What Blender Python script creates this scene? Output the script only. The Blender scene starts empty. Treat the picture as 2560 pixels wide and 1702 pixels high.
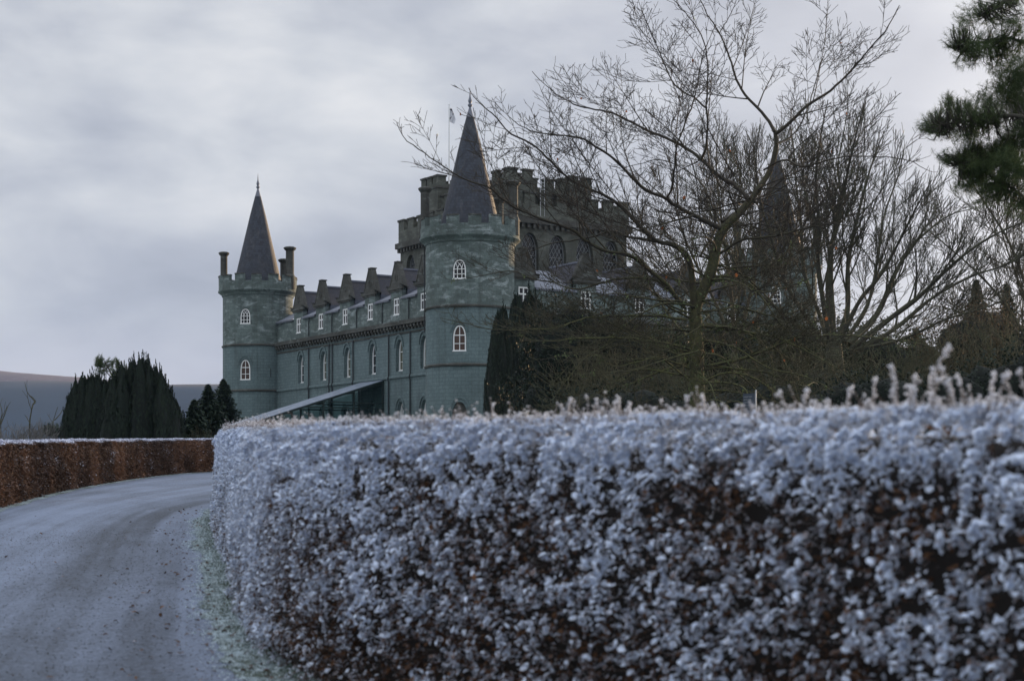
import bpy, math, random
import numpy as np
from mathutils import Vector, Matrix, noise as mnoise
from mathutils.geometry import tessellate_polygon

R = math.radians
rng = np.random.default_rng(7)
random.seed(7)
S = bpy.context.scene
COL = S.collection

# ------------------------------------------------------------------ camera
EYE = 1.36            # eye height above the drive
FPX, HX, HY = 4000.0, 1280.0, 1200.0   # focal length and vanishing row, in photo pixels
cam = bpy.data.cameras.new("camera")
cam.sensor_width = 36.0
cam.lens = 36.0 * FPX / 2560.0
cam.shift_y = (HY - 851.0) / 2560.0
cam.clip_start = 0.1
cam.clip_end = 20000.0
cam.dof.use_dof = True
cam.dof.focus_distance = 120.0
cam.dof.aperture_fstop = 3.6
camo = bpy.data.objects.new("camera", cam)
COL.objects.link(camo)
camo.location = (0, 0, EYE)
camo.rotation_euler = (R(90), 0, 0)
S.camera = camo

# ------------------------------------------------------------------ sky, sun, exposure
SUN_AZ = math.atan2(0.85, 0.53)      # low sun beyond the right edge, behind the trees
SUN_EL = R(8.0)
W = bpy.data.worlds.new("World")
S.world = W
W.use_nodes = True
nt = W.node_tree
nt.nodes.clear()
def N(nt, t, **kw):
    n = nt.nodes.new(t)
    for k, v in kw.items():
        setattr(n, k, v)
    return n
def L(nt, a, b):
    nt.links.new(a, b)
def mathn(nt, op, a, b=None, clamp=False):
    n = nt.nodes.new('ShaderNodeMath'); n.operation = op; n.use_clamp = clamp
    for i, v in enumerate((a, b)):
        if v is None: continue
        if isinstance(v, (int, float)): n.inputs[i].default_value = v
        else: nt.links.new(v, n.inputs[i])
    return n.outputs[0]
def ramp(nt, fac, stops, interp='LINEAR'):
    n = nt.nodes.new('ShaderNodeValToRGB')
    cr = n.color_ramp; cr.interpolation = interp
    while len(cr.elements) > 1: cr.elements.remove(cr.elements[-1])
    for i, (p, c) in enumerate(stops):
        e = cr.elements[0] if i == 0 else cr.elements.new(p)
        e.position = p
        e.color = (c[0], c[1], c[2], 1) if not isinstance(c, (int, float)) else (c, c, c, 1)
    nt.links.new(fac, n.inputs[0])
    return n.outputs[0]
def mixc(nt, fac, a, b, mode='MIX'):
    n = nt.nodes.new('ShaderNodeMix'); n.data_type = 'RGBA'; n.blend_type = mode
    for sock, v in ((n.inputs[0], fac), (n.inputs[6], a), (n.inputs[7], b)):
        if isinstance(v, (int, float)): sock.default_value = v
        elif isinstance(v, tuple): sock.default_value = (v[0], v[1], v[2], 1)
        else: nt.links.new(v, sock)
    return n.outputs[2]
def noisen(nt, vec, scale, detail=4, rough=0.5, dist=0.0):
    n = nt.nodes.new('ShaderNodeTexNoise')
    n.inputs['Scale'].default_value = scale; n.inputs['Detail'].default_value = detail
    n.inputs['Roughness'].default_value = rough; n.inputs['Distortion'].default_value = dist
    if vec is not None: nt.links.new(vec, n.inputs['Vector'])
    return n.outputs[0]
def mapn(nt, vec, scale=(1, 1, 1), rot=(0, 0, 0), loc=(0, 0, 0)):
    n = nt.nodes.new('ShaderNodeMapping')
    n.inputs['Scale'].default_value = scale; n.inputs['Rotation'].default_value = rot
    n.inputs['Location'].default_value = loc
    nt.links.new(vec, n.inputs['Vector'])
    return n.outputs[0]

tc = N(nt, 'ShaderNodeTexCoord')
dirv = tc.outputs['Generated']
sep = N(nt, 'ShaderNodeSeparateXYZ'); L(nt, dirv, sep.inputs[0])
den = mathn(nt, 'ADD', mathn(nt, 'MAXIMUM', sep.outputs[2], 0.0), 0.13)
comb = N(nt, 'ShaderNodeCombineXYZ')
L(nt, mathn(nt, 'DIVIDE', sep.outputs[0], den), comb.inputs[0])
L(nt, mathn(nt, 'DIVIDE', sep.outputs[1], den), comb.inputs[1])
warp = N(nt, 'ShaderNodeCombineXYZ')
L(nt, mathn(nt, 'DIVIDE', sep.outputs[0], mathn(nt, 'MAXIMUM', sep.outputs[1], 0.2)), warp.inputs[0]); L(nt, mathn(nt, 'MULTIPLY', sep.outputs[2], 1.45), warp.inputs[1])
cl1 = noisen(nt, mapn(nt, warp.outputs[0], (1.0, 1.25, 1), rot=(0, 0, R(-14)), loc=(3.35, 6.1, 0)), 3.2, 3, 0.5, 0.15)
cl2 = noisen(nt, mapn(nt, warp.outputs[0], (1.0, 1.6, 1), rot=(0, 0, R(10)), loc=(9.1, 0.3, 0)), 9.0, 5, 0.55, 0.2)
cl = mathn(nt, 'ADD', mathn(nt, 'MULTIPLY', cl1, 0.70), mathn(nt, 'MULTIPLY', cl2, 0.30))
ccol = ramp(nt, cl, [(0.37, (0.35, 0.375, 0.445)), (0.45, (0.46, 0.485, 0.555)), (0.53, (0.62, 0.64, 0.685)), (0.62, (0.80, 0.80, 0.815))])
low = ramp(nt, sep.outputs[2], [(0.0, 1.0), (0.09, 0.9), (0.2, 0.0)])
ccol = mixc(nt, mathn(nt, 'MULTIPLY', low, 0.38), ccol, (0.38, 0.40, 0.50))
band = ramp(nt, sep.outputs[2], [(0.045, 0.0), (0.065, 1.0), (0.10, 0.0)])
ccol = mixc(nt, mathn(nt, 'MULTIPLY', band, 0.40), ccol, (0.56, 0.54, 0.63))
dot = N(nt, 'ShaderNodeVectorMath', operation='DOT_PRODUCT')
nrm = N(nt, 'ShaderNodeVectorMath', operation='NORMALIZE')
L(nt, dirv, nrm.inputs[0]); L(nt, nrm.outputs[0], dot.inputs[0])
dot.inputs[1].default_value = (math.cos(SUN_AZ) * math.cos(SUN_EL), math.sin(SUN_AZ) * math.cos(SUN_EL), math.sin(SUN_EL) + 0.05)
glow = ramp(nt, dot.outputs['Value'], [(0.84, 0.0), (0.96, 0.42), (1.0, 0.9)])
ccol = mixc(nt, glow, ccol, (0.92, 0.90, 0.93))
# an overcast sky is brighter overhead than near the horizon
ccol = mixc(nt, 1.0, ccol, ramp(nt, mathn(nt, 'MULTIPLY', sep.outputs[2], 0.5), [(0.16, 0.42), (0.30, 0.72), (0.47, 1.0)]), 'MULTIPLY')
bgc = N(nt, 'ShaderNodeBackground'); L(nt, ccol, bgc.inputs[0]); bgc.inputs[1].default_value = 1.08 / 0.42
sky = N(nt, 'ShaderNodeTexSky', sky_type='NISHITA', sun_disc=False)
sky.sun_elevation = SUN_EL
sky.sun_rotation = math.pi / 2 - SUN_AZ
bgs = N(nt, 'ShaderNodeBackground'); L(nt, sky.outputs[0], bgs.inputs[0]); bgs.inputs[1].default_value = 0.1
mx = N(nt, 'ShaderNodeMixShader'); mx.inputs[0].default_value = 0.95
L(nt, bgs.outputs[0], mx.inputs[1]); L(nt, bgc.outputs[0], mx.inputs[2])
out = N(nt, 'ShaderNodeOutputWorld'); L(nt, mx.outputs[0], out.inputs[0])

sun = bpy.data.lights.new("sun", 'SUN')
sun.energy = 5.0
sun.angle = R(3.0)
sun.color = (1.0, 0.68, 0.38)
suno = bpy.data.objects.new("sun", sun)
COL.objects.link(suno)
sd = Vector((math.cos(SUN_AZ) * math.cos(SUN_EL), math.sin(SUN_AZ) * math.cos(SUN_EL), math.sin(SUN_EL)))
suno.rotation_euler = sd.to_track_quat('Z', 'Y').to_euler()
suno.location = (60, 90, 60)

S.view_settings.view_transform = 'Standard'
S.view_settings.look = 'None'
S.view_settings.exposure = 0.0
S.view_settings.gamma = 1.0
S.cycles.max_bounces = 6
S.cycles.volume_bounces = 2
S.cycles.transparent_max_bounces = 12

# ------------------------------------------------------------------ helpers
def smooth(a, b, x):
    t = min(max((x - a) / (b - a), 0.0), 1.0)
    return t * t * (3 - 2 * t)
def ground(x, y):
    if y < 95: z = 0.031 * y
    else:
        z = 0.031 * 95 + 0.45 * smooth(95, 130, y)
    z -= 26.0 * smooth(230, 900, y)
    return z
def px(x, y, Y):
    """point at depth Y seen at photo pixel x, y"""
    return np.array(((x - HX) / FPX * Y, Y, EYE + (HY - y) / FPX * Y))

def link(o, parent=None):
    COL.objects.link(o)
    if parent is not None: o.parent = parent
    return o
def meta(o, label, cat, group=None):
    o['label'] = label; o['category'] = cat
    if group: o['group'] = group
    return o
def empty(name, loc, label, cat, rot=0.0, group=None):
    o = bpy.data.objects.new(name, None)
    o.location = loc; o.rotation_euler = (0, 0, rot); o.empty_display_size = 0.5
    link(o); meta(o, label, cat, group)
    return o

class MB:
    """collects polygons with metre UVs"""
    def __init__(self):
        self.v = []; self.f = []; self.uv = []; self.m = []
    def face(self, pts, mat=0, uv=None):
        b = len(self.v)
        self.v.extend([tuple(p) for p in pts])
        self.f.append(tuple(range(b, b + len(pts))))
        if uv is None:
            p = [Vector(q) for q in pts]
            n = Vector((0, 0, 0))
            for i in range(len(p)):
                n += p[i].cross(p[(i + 1) % len(p)])
            if n.length > 1e-12: n.normalize()
            if abs(n.z) > 0.8: uv = [(q.x, q.y) for q in p]
            else:
                t = Vector((0, 0, 1)).cross(n); t.normalize()
                uv = [(q.dot(t), q.z) for q in p]
        self.uv.extend(uv); self.m.append(mat)
    def box(self, x0, x1, y0, y1, z0, z1, mat=0, bottom=False):
        p = lambda x, y, z: (x, y, z)
        self.face([p(x0, y0, z0), p(x1, y0, z0), p(x1, y0, z1), p(x0, y0, z1)], mat)
        self.face([p(x1, y0, z0), p(x1, y1, z0), p(x1, y1, z1), p(x1, y0, z1)], mat)
        self.face([p(x1, y1, z0), p(x0, y1, z0), p(x0, y1, z1), p(x1, y1, z1)], mat)
        self.face([p(x0, y1, z0), p(x0, y0, z0), p(x0, y0, z1), p(x0, y1, z1)], mat)
        self.face([p(x0, y0, z1), p(x1, y0, z1), p(x1, y1, z1), p(x0, y1, z1)], mat)
        self.face([p(x0, y1, z0), p(x1, y1, z0), p(x1, y0, z0), p(x0, y0, z0)], mat)
    def bar(self, a, b, w, d, nrm, mat=0):
        """straight bar a->b, width w across, depth d along nrm"""
        a = Vector(a); b = Vector(b); t = (b - a)
        if t.length < 1e-6: return
        t.normalize(); n = Vector(nrm).normalized(); s = t.cross(n).normalized() * (w / 2); n = n * d
        A = [a - s, a + s, a + s + n, a - s + n]; B = [b - s, b + s, b + s + n, b - s + n]
        for i in range(4):
            j = (i + 1) % 4
            self.face([A[i], A[j], B[j], B[i]], mat)
        self.face([A[3], A[2], A[1], A[0]], mat); self.face(B, mat)
    def lathe(self, prof, cx=0, cy=0, seg=48, mat=0, a0=0.0, sc=1.0):
        """profile [(r, z)] about a vertical axis, UV = (arc length, z)"""
        for (r0, z0), (r1, z1) in zip(prof[:-1], prof[1:]):
            for i in range(seg):
                t0 = a0 + 2 * math.pi * i / seg; t1 = a0 + 2 * math.pi * (i + 1) / seg
                rr = max(r0, r1) * sc
                q = [(cx + r0 * math.cos(t0), cy + r0 * math.sin(t0), z0), (cx + r0 * math.cos(t1), cy + r0 * math.sin(t1), z0),
                     (cx + r1 * math.cos(t1), cy + r1 * math.sin(t1), z1), (cx + r1 * math.cos(t0), cy + r1 * math.sin(t0), z1)]
                vz0 = z0 if abs(z1 - z0) > 0.02 else r0
                vz1 = z1 if abs(z1 - z0) > 0.02 else r1
                u = [(t0 * rr, vz0), (t1 * rr, vz0), (t1 * rr, vz1), (t0 * rr, vz1)]
                if r0 < 1e-6: q = q[1:]; u = u[1:]
                elif r1 < 1e-6: q = q[:3]; u = u[:3]
                self.face(q, mat, u)
    def build(self, name, mats, parent=None, merge=False, shade=False):
        me = bpy.data.meshes.new(name)
        me.from_pydata(self.v, [], self.f)
        uvl = me.uv_layers.new(name="UVMap")
        uvl.data.foreach_set('uv', np.array(self.uv, dtype=np.float32).ravel())
        me.polygons.foreach_set('material_index', np.array(self.m, dtype=np.int32))
        for m in (mats if isinstance(mats, (list, tuple)) else [mats]): me.materials.append(m)
        me.validate()
        me.update()
        o = bpy.data.objects.new(name, me)
        return link(o, parent)

def np_mesh(name, V, F, mats, parent=None, col=None, smooth_=False, midx=None):
    V = np.asarray(V, dtype=np.float32); F = np.asarray(F, dtype=np.int32)
    me = bpy.data.meshes.new(name)
    k = F.shape[1]
    me.vertices.add(len(V)); me.vertices.foreach_set('co', V.ravel())
    me.loops.add(F.size); me.loops.foreach_set('vertex_index', F.ravel())
    me.polygons.add(len(F)); me.polygons.foreach_set('loop_start', np.arange(0, F.size, k, dtype=np.int32))
    try: me.polygons.foreach_set('loop_total', np.full(len(F), k, dtype=np.int32))
    except Exception: pass
    if smooth_: me.polygons.foreach_set('use_smooth', np.ones(len(F), dtype=bool))
    for m in (mats if isinstance(mats, (list, tuple)) else [mats]): me.materials.append(m)
    if midx is not None: me.polygons.foreach_set('material_index', np.asarray(midx, dtype=np.int32))
    me.update(calc_edges=True)
    if col is not None:
        a = me.color_attributes.new('data', 'FLOAT_COLOR', 'POINT')
        a.data.foreach_set('color', np.asarray(col, dtype=np.float32).ravel())
    o = bpy.data.objects.new(name, me)
    return link(o, parent)

# ------------------------------------------------------------------ materials
def mat(name):
    m = bpy.data.materials.new(name); m.use_nodes = True
    nt = m.node_tree
    b = nt.nodes['Principled BSDF']
    return m, nt, b
def bump(nt, b, h, strength=0.3, dist=0.02):
    n = nt.nodes.new('ShaderNodeBump'); n.inputs['Strength'].default_value = strength; n.inputs['Distance'].default_value = dist
    nt.links.new(h, n.inputs['Height']); nt.links.new(n.outputs[0], b.inputs['Normal'])

def stone(name, base, base2, pale, pale_amt=0.25, dark_amt=0.5, bw=0.62, bh=0.3, warm=0.0):
    m, nt, b = mat(name)
    uv = N(nt, 'ShaderNodeUVMap').outputs[0]
    geo = N(nt, 'ShaderNodeTexCoord').outputs['Object']
    br = N(nt, 'ShaderNodeTexBrick')
    br.offset = 0.5
    br.inputs['Scale'].default_value = 1.0
    br.inputs['Brick Width'].default_value = bw; br.inputs['Row Height'].default_value = bh
    br.inputs['Mortar Size'].default_value = 0.02; br.inputs['Mortar Smooth'].default_value = 0.4
    br.inputs['Bias'].default_value = -0.1
    br.inputs['Color1'].default_value = (*base, 1); br.inputs['Color2'].default_value = (*base2, 1)
    br.inputs['Mortar'].default_value = (base[0] * 0.6, base[1] * 0.6, base[2] * 0.6, 1)
    # slightly wandering courses
    wob = N(nt, 'ShaderNodeVectorMath', operation='MULTIPLY_ADD')
    nn = N(nt, 'ShaderNodeTexNoise'); nn.inputs['Scale'].default_value = 0.8
    L(nt, uv, nn.inputs['Vector']); L(nt, nn.outputs['Color'], wob.inputs[0])
    wob.inputs[1].default_value = (0.12, 0.03, 0); L(nt, uv, wob.inputs[2])
    L(nt, wob.outputs[0], br.inputs['Vector'])
    c = br.outputs['Color']
    n1 = noisen(nt, geo, 0.35, 6, 0.62)
    c = mixc(nt, ramp(nt, n1, [(0.42, 0.0), (0.62, dark_amt)]), c, (base[0] * 0.42, base[1] * 0.42, base[2] * 0.40))
    n2 = noisen(nt, mapn(nt, geo, (0.6, 0.6, 1.7), loc=(3, 9, 4)), 1.1, 7, 0.68, 0.6)
    c = mixc(nt, ramp(nt, n2, [(0.60 - 0.10 * pale_amt, 0.0), (0.70 - 0.06 * pale_amt, pale_amt)]), c, pale)
    n3 = noisen(nt, mapn(nt, geo, (1.6, 1.6, 0.12)), 1.2, 5, 0.6)
    c = mixc(nt, ramp(nt, n3, [(0.5, 0.0), (0.72, 0.38)]), c, (0.035, 0.037, 0.035))
    fine = noisen(nt, geo, 9.0, 4, 0.7)
    c = mixc(nt, 0.5, c, mixc(nt, 1.0, c, ramp(nt, fine, [(0.3, 0.55), (0.7, 1.35)]), 'MULTIPLY'))
    L(nt, c, b.inputs['Base Color'])
    b.inputs['Roughness'].default_value = 0.9
    bump(nt, b, mathn(nt, 'SUBTRACT', fine, mathn(nt, 'MULTIPLY', br.outputs['Fac'], 0.8)), 0.35, 0.03)
    return m
M_STONE = stone('blue_green_stone', (0.142, 0.200, 0.210), (0.114, 0.164, 0.174), (0.25, 0.31, 0.33), 0.16, 0.25, 0.62, 0.3)
M_STONE_UP = stone('weathered_stone', (0.150, 0.196, 0.190), (0.080, 0.107, 0.105), (0.34, 0.40, 0.41), 0.75, 0.6)
M_STONE_DK = stone('sooty_stone', (0.092, 0.094, 0.086), (0.060, 0.063, 0.058), (0.20, 0.23, 0.22), 0.5, 0.8)
M_KEEP = stone('keep_stone', (0.120, 0.130, 0.112), (0.078, 0.086, 0.076), (0.22, 0.24, 0.21), 0.45, 0.8)

def slate(name, c0, c1, frost=0.0, rw=0.22, rh=0.16, rust=0.35):
    m, nt, b = mat(name)
    uv = N(nt, 'ShaderNodeUVMap').outputs[0]
    geo = N(nt, 'ShaderNodeTexCoord').outputs['Object']
    br = N(nt, 'ShaderNodeTexBrick'); br.offset = 0.5
    br.inputs['Scale'].default_value = 1.0; br.inputs['Brick Width'].default_value = rw; br.inputs['Row Height'].default_value = rh
    br.inputs['Mortar Size'].default_value = 0.014; br.inputs['Mortar Smooth'].default_value = 0.3
    br.inputs['Color1'].default_value = (*c0, 1); br.inputs['Color2'].default_value = (*c1, 1)
    br.inputs['Mortar'].default_value = (c0[0] * 0.35, c0[1] * 0.35, c0[2] * 0.35, 1)
    L(nt, uv, br.inputs['Vector'])
    c = br.outputs['Color']
    n1 = noisen(nt, geo, 0.5, 6, 0.65)
    c = mixc(nt, ramp(nt, n1, [(0.47, 0.0), (0.70, rust)]), c, (0.095, 0.070, 0.058))
    n4 = noisen(nt, mapn(nt, geo, (1, 1, 0.3)), 2.4, 5, 0.7)
    c = mixc(nt, ramp(nt, n4, [(0.55, 0.0), (0.75, 0.35)]), c, (0.15, 0.15, 0.15))
    if frost > 0:
        g = N(nt, 'ShaderNodeNewGeometry'); sp = N(nt, 'ShaderNodeSeparateXYZ'); L(nt, g.outputs['Normal'], sp.inputs[0])
        up = ramp(nt, sp.outputs[2], [(0.66, 0.0), (0.82, 1.0)])
        n2 = noisen(nt, geo, 3.0, 5, 0.6)
        c = mixc(nt, mathn(nt, 'MULTIPLY', up, ramp(nt, n2, [(0.3, frost * 0.75), (0.6, frost)])), c, (0.36, 0.41, 0.50))
    L(nt, c, b.inputs['Base Color']); b.inputs['Roughness'].default_value = 0.72
    bump(nt, b, mathn(nt, 'MULTIPLY', br.outputs['Fac'], -1.0), 0.5, 0.02)
    return m
M_SLATE = slate('grey_slate', (0.040, 0.043, 0.060), (0.028, 0.031, 0.044), 0.42)
M_CONE = slate('turret_slate', (0.036, 0.046, 0.066), (0.020, 0.026, 0.038), 0.0, 0.30, 0.24, 0.12)

def plain(name, col, rough=0.6, metal=0.0, var=0.15, scale=6.0):
    m, nt, b = mat(name)
    geo = N(nt, 'ShaderNodeTexCoord').outputs['Object']
    n = noisen(nt, geo, scale, 4, 0.6)
    c = mixc(nt, n, (col[0] * (1 - var), col[1] * (1 - var), col[2] * (1 - var)), (min(1, col[0] * (1 + var)), min(1, col[1] * (1 + var)), min(1, col[2] * (1 + var))))
    L(nt, c, b.inputs['Base Color']); b.inputs['Roughness'].default_value = rough; b.inputs['Metallic'].default_value = metal
    return m
M_WHITE = plain('white_paint', (0.78, 0.80, 0.80), 0.5, 0, 0.06)
M_GLASS = plain('dark_window_glass', (0.012, 0.014, 0.018), 0.08, 0, 0.3)
M_DIMWHITE = plain('dimmed_white_paint', (0.17, 0.185, 0.19), 0.6, 0, 0.15)  # white paint darkened to grey, dims keep lattices and sign marks by colour
M_BLIND = plain('drawn_blind', (0.10, 0.105, 0.075), 0.35, 0, 0.2, 1.5)
M_CURTAIN = plain('brown_curtain_glass', (0.055, 0.03, 0.02), 0.15, 0, 0.4, 2.0)
M_LEAD = plain('grey_lead', (0.13, 0.145, 0.185), 0.55, 0, 0.15)
M_PIPE = plain('dark_drainpipe', (0.028, 0.036, 0.042), 0.6, 0, 0.2)
M_GREENSTEEL = plain('dark_green_iron', (0.018, 0.032, 0.032), 0.5, 0, 0.2)
M_WOOD = plain('weathered_door_wood', (0.055, 0.040, 0.030), 0.8, 0, 0.3)
M_POT = plain('grey_clay_pot', (0.12, 0.11, 0.10), 0.9, 0, 0.2)
M_METAL = plain('galvanised_metal', (0.45, 0.47, 0.50), 0.45, 0.6, 0.1)

m, nt, b = mat('thin_glass')
M_THIN = m
nt.nodes.remove(b)
tr = N(nt, 'ShaderNodeBsdfTransparent'); tr.inputs[0].default_value = (0.62, 0.72, 0.72, 1)
gl = N(nt, 'ShaderNodeBsdfGlossy'); gl.inputs['Roughness'].default_value = 0.05; gl.inputs[0].default_value = (0.8, 0.85, 0.9, 1)
fr = N(nt, 'ShaderNodeFresnel'); fr.inputs[0].default_value = 1.35
ms = N(nt, 'ShaderNodeMixShader'); L(nt, fr.outputs[0], ms.inputs[0]); L(nt, tr.outputs[0], ms.inputs[1]); L(nt, gl.outputs[0], ms.inputs[2])
L(nt, ms.outputs[0], nt.nodes['Material Output'].inputs[0])

m, nt, b = mat('frosted_glass_roof')
M_FROSTROOF = m
geo = N(nt, 'ShaderNodeTexCoord').outputs['Object']
n = noisen(nt, mapn(nt, geo, (1, 1, 1)), 1.3, 6, 0.65)
L(nt, mixc(nt, ramp(nt, n, [(0.35, 0.2), (0.65, 1.0)]), (0.11, 0.14, 0.19), (0.26, 0.31, 0.39)), b.inputs['Base Color'])
b.inputs['Roughness'].default_value = 0.45

def bark(name, c0, c1, moss, moss_amt, height_fade=None):
    """bark with moss and lichen on the upper sides"""
    m, nt, b = mat(name)
    geo = N(nt, 'ShaderNodeTexCoord').outputs['Object']
    n1 = noisen(nt, mapn(nt, geo, (1, 1, 0.4)), 9.0, 5, 0.65)
    c = mixc(nt, n1, c0, c1)
    at = N(nt, 'ShaderNodeAttribute', attribute_name='data')
    sp = N(nt, 'ShaderNodeSeparateColor'); L(nt, at.outputs['Color'], sp.inputs[0])
    g = N(nt, 'ShaderNodeNewGeometry'); sx = N(nt, 'ShaderNodeSeparateXYZ'); L(nt, g.outputs['Normal'], sx.inputs[0])
    up = mathn(nt, 'ADD', mathn(nt, 'MULTIPLY', sx.outputs[2], 0.25), 0.45)
    n2 = noisen(nt, geo, 2.2, 6, 0.7)
    f = mathn(nt, 'ADD', mathn(nt, 'MULTIPLY', up, 0.6), mathn(nt, 'MULTIPLY', n2, 0.8))
    f = mathn(nt, 'MULTIPLY', ramp(nt, f, [(0.55, 0.0), (0.75, 1.0)]), mathn(nt, 'MULTIPLY', sp.outputs[0], moss_amt), True)
    n3 = noisen(nt, geo, 14.0, 3, 0.6)
    mc = mixc(nt, ramp(nt, n3, [(0.4, 0.0), (0.62, 1.0)]), moss, (moss[0] * 2.0, moss[1] * 1.6, moss[2] * 1.5))
    c = mixc(nt, f, c, mc)
    L(nt, c, b.inputs['Base Color']); b.inputs['Roughness'].default_value = 0.85
    bump(nt, b, n1, 0.5, 0.02)
    return m
M_BARK = bark('mossy_bark', (0.014, 0.011, 0.010), (0.040, 0.032, 0.027), (0.070, 0.088, 0.032), 1.0)
M_BARK2 = bark('greenish_grey_bark', (0.016, 0.014, 0.013), (0.044, 0.038, 0.033), (0.052, 0.066, 0.036), 0.85)
M_BARK3 = bark('reddish_twigs', (0.027, 0.022, 0.017), (0.072, 0.056, 0.042), (0.048, 0.062, 0.026), 1.05)
M_BARK4 = bark('pale_winter_twigs', (0.10, 0.095, 0.095), (0.17, 0.16, 0.16), (0.09, 0.10, 0.08), 0.3)

def leafmat(name, c0, c1, frostcol=None, rough=0.7, transl=0.25):
    """data.r = frost cover, data.g = random tint"""
    m, nt, b = mat(name)
    at = N(nt, 'ShaderNodeAttribute', attribute_name='data')
    sp = N(nt, 'ShaderNodeSeparateColor'); L(nt, at.outputs['Color'], sp.inputs[0])
    c = mixc(nt, sp.outputs[1], c0, c1)
    if frostcol is not None:
        geo = N(nt, 'ShaderNodeTexCoord').outputs['Object']
        n = noisen(nt, geo, 160.0, 3, 0.6)
        g = N(nt, 'ShaderNodeNewGeometry')
        f = mathn(nt, 'ADD', sp.outputs[0], mathn(nt, 'MULTIPLY', mathn(nt, 'SUBTRACT', n, 0.5), 0.9))
        f = ramp(nt, f, [(0.36, 0.0), (0.6, 1.0)])
        # rime settles on the upper side of each leaf
        sx = N(nt, 'ShaderNodeSeparateXYZ'); L(nt, g.outputs['Normal'], sx.inputs[0])
        f = mathn(nt, 'MULTIPLY', f, ramp(nt, sx.outputs[2], [(-0.4, 0.70), (0.1, 1.0)]))
        c = mixc(nt, f, c, frostcol)
    L(nt, c, b.inputs['Base Color']); b.inputs['Roughness'].default_value = rough
    b.inputs['Specular IOR Level'].default_value = 0.25
    if transl > 0:
        t = N(nt, 'ShaderNodeBsdfTranslucent'); L(nt, c, t.inputs[0])
        ms = N(nt, 'ShaderNodeMixShader'); ms.inputs[0].default_value = transl
        o = nt.nodes['Material Output']
        L(nt, b.outputs[0], ms.inputs[1]); L(nt, t.outputs[0], ms.inputs[2]); L(nt, ms.outputs[0], o.inputs[0])
    return m
FROST = (0.74, 0.84, 1.0)
M_BEECH = leafmat('frosted_beech_leaves', (0.045, 0.022, 0.013), (0.15, 0.076, 0.038), FROST)
M_BEECH2 = leafmat('brown_beech_leaves', (0.065, 0.040, 0.031), (0.25, 0.138, 0.085), (0.74, 0.80, 0.95))
M_YEW = leafmat('yew_foliage', (0.006, 0.012, 0.009), (0.016, 0.028, 0.017), None, 0.7, 0.1)
M_PINE = leafmat('pine_needles', (0.030, 0.055, 0.028), (0.10, 0.13, 0.050), None, 0.6, 0.25)
M_CONIF = leafmat('conifer_foliage', (0.024, 0.042, 0.032), (0.045, 0.066, 0.044), None, 0.7, 0.1)
M_LAUREL = leafmat('evergreen_shrub_leaves', (0.016, 0.026, 0.014), (0.052, 0.066, 0.030), None, 0.6, 0.15)
M_RUSSET = leafmat('russet_leaves', (0.055, 0.042, 0.026), (0.125, 0.086, 0.050), None, 0.7, 0.2)
M_LICHEN = leafmat('hanging_lichen', (0.065, 0.095, 0.050), (0.17, 0.21, 0.10), None, 0.9, 0.2)
M_GRASSB = leafmat('frosted_grass', (0.030, 0.056, 0.030), (0.07, 0.10, 0.055), (0.60, 0.72, 0.78), 0.7, 0.2)
M_CORE = plain('shadow_dark_twigs', (0.010, 0.0075, 0.006), 1.0, 0, 0.5, 30)  # core kept near black so shadow between the leaves is in its colour
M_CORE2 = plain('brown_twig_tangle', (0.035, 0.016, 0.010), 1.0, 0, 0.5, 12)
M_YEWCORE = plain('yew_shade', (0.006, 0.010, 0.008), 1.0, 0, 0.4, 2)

# ------------------------------------------------------------------ ground and terrain
m, nt, b = mat('frosty_lawn')
geo = N(nt, 'ShaderNodeTexCoord').outputs['Object']
n1 = noisen(nt, geo, 0.12, 6, 0.6); n2 = noisen(nt, geo, 14.0, 5, 0.7)
f = mathn(nt, 'ADD', mathn(nt, 'MULTIPLY', n1, 0.5), mathn(nt, 'MULTIPLY', n2, 0.5))
L(nt, mixc(nt, ramp(nt, f, [(0.40, 0.0), (0.60, 0.8)]), (0.045, 0.065, 0.035), (0.42, 0.48, 0.50)), b.inputs['Base Color'])
b.inputs['Roughness'].default_value = 0.95
bump(nt, b, n2, 0.5, 0.04)
M_LAWN = m

xs = np.concatenate([np.linspace(-3500, -60, 40), np.linspace(-50, 60, 45), np.linspace(80, 3500, 40)])
ys = np.concatenate([np.linspace(-12, 140, 60), np.linspace(150, 1000, 50), np.linspace(1100, 7000, 20)])
V = [(x, y, ground(x, y) + (0.0 if y < 180 else 6 * smooth(180, 1000, y) * mnoise.noise(Vector((x / 180, y / 180, 0))))) for y in ys for x in xs]
nx = len(xs)
F = [(j * nx + i, j * nx + i + 1, (j + 1) * nx + i + 1, (j + 1) * nx + i) for j in range(len(ys) - 1) for i in range(nx - 1)]
g = np_mesh('ground', V, F, M_LAWN, smooth_=True); g['kind'] = 'structure'

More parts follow.
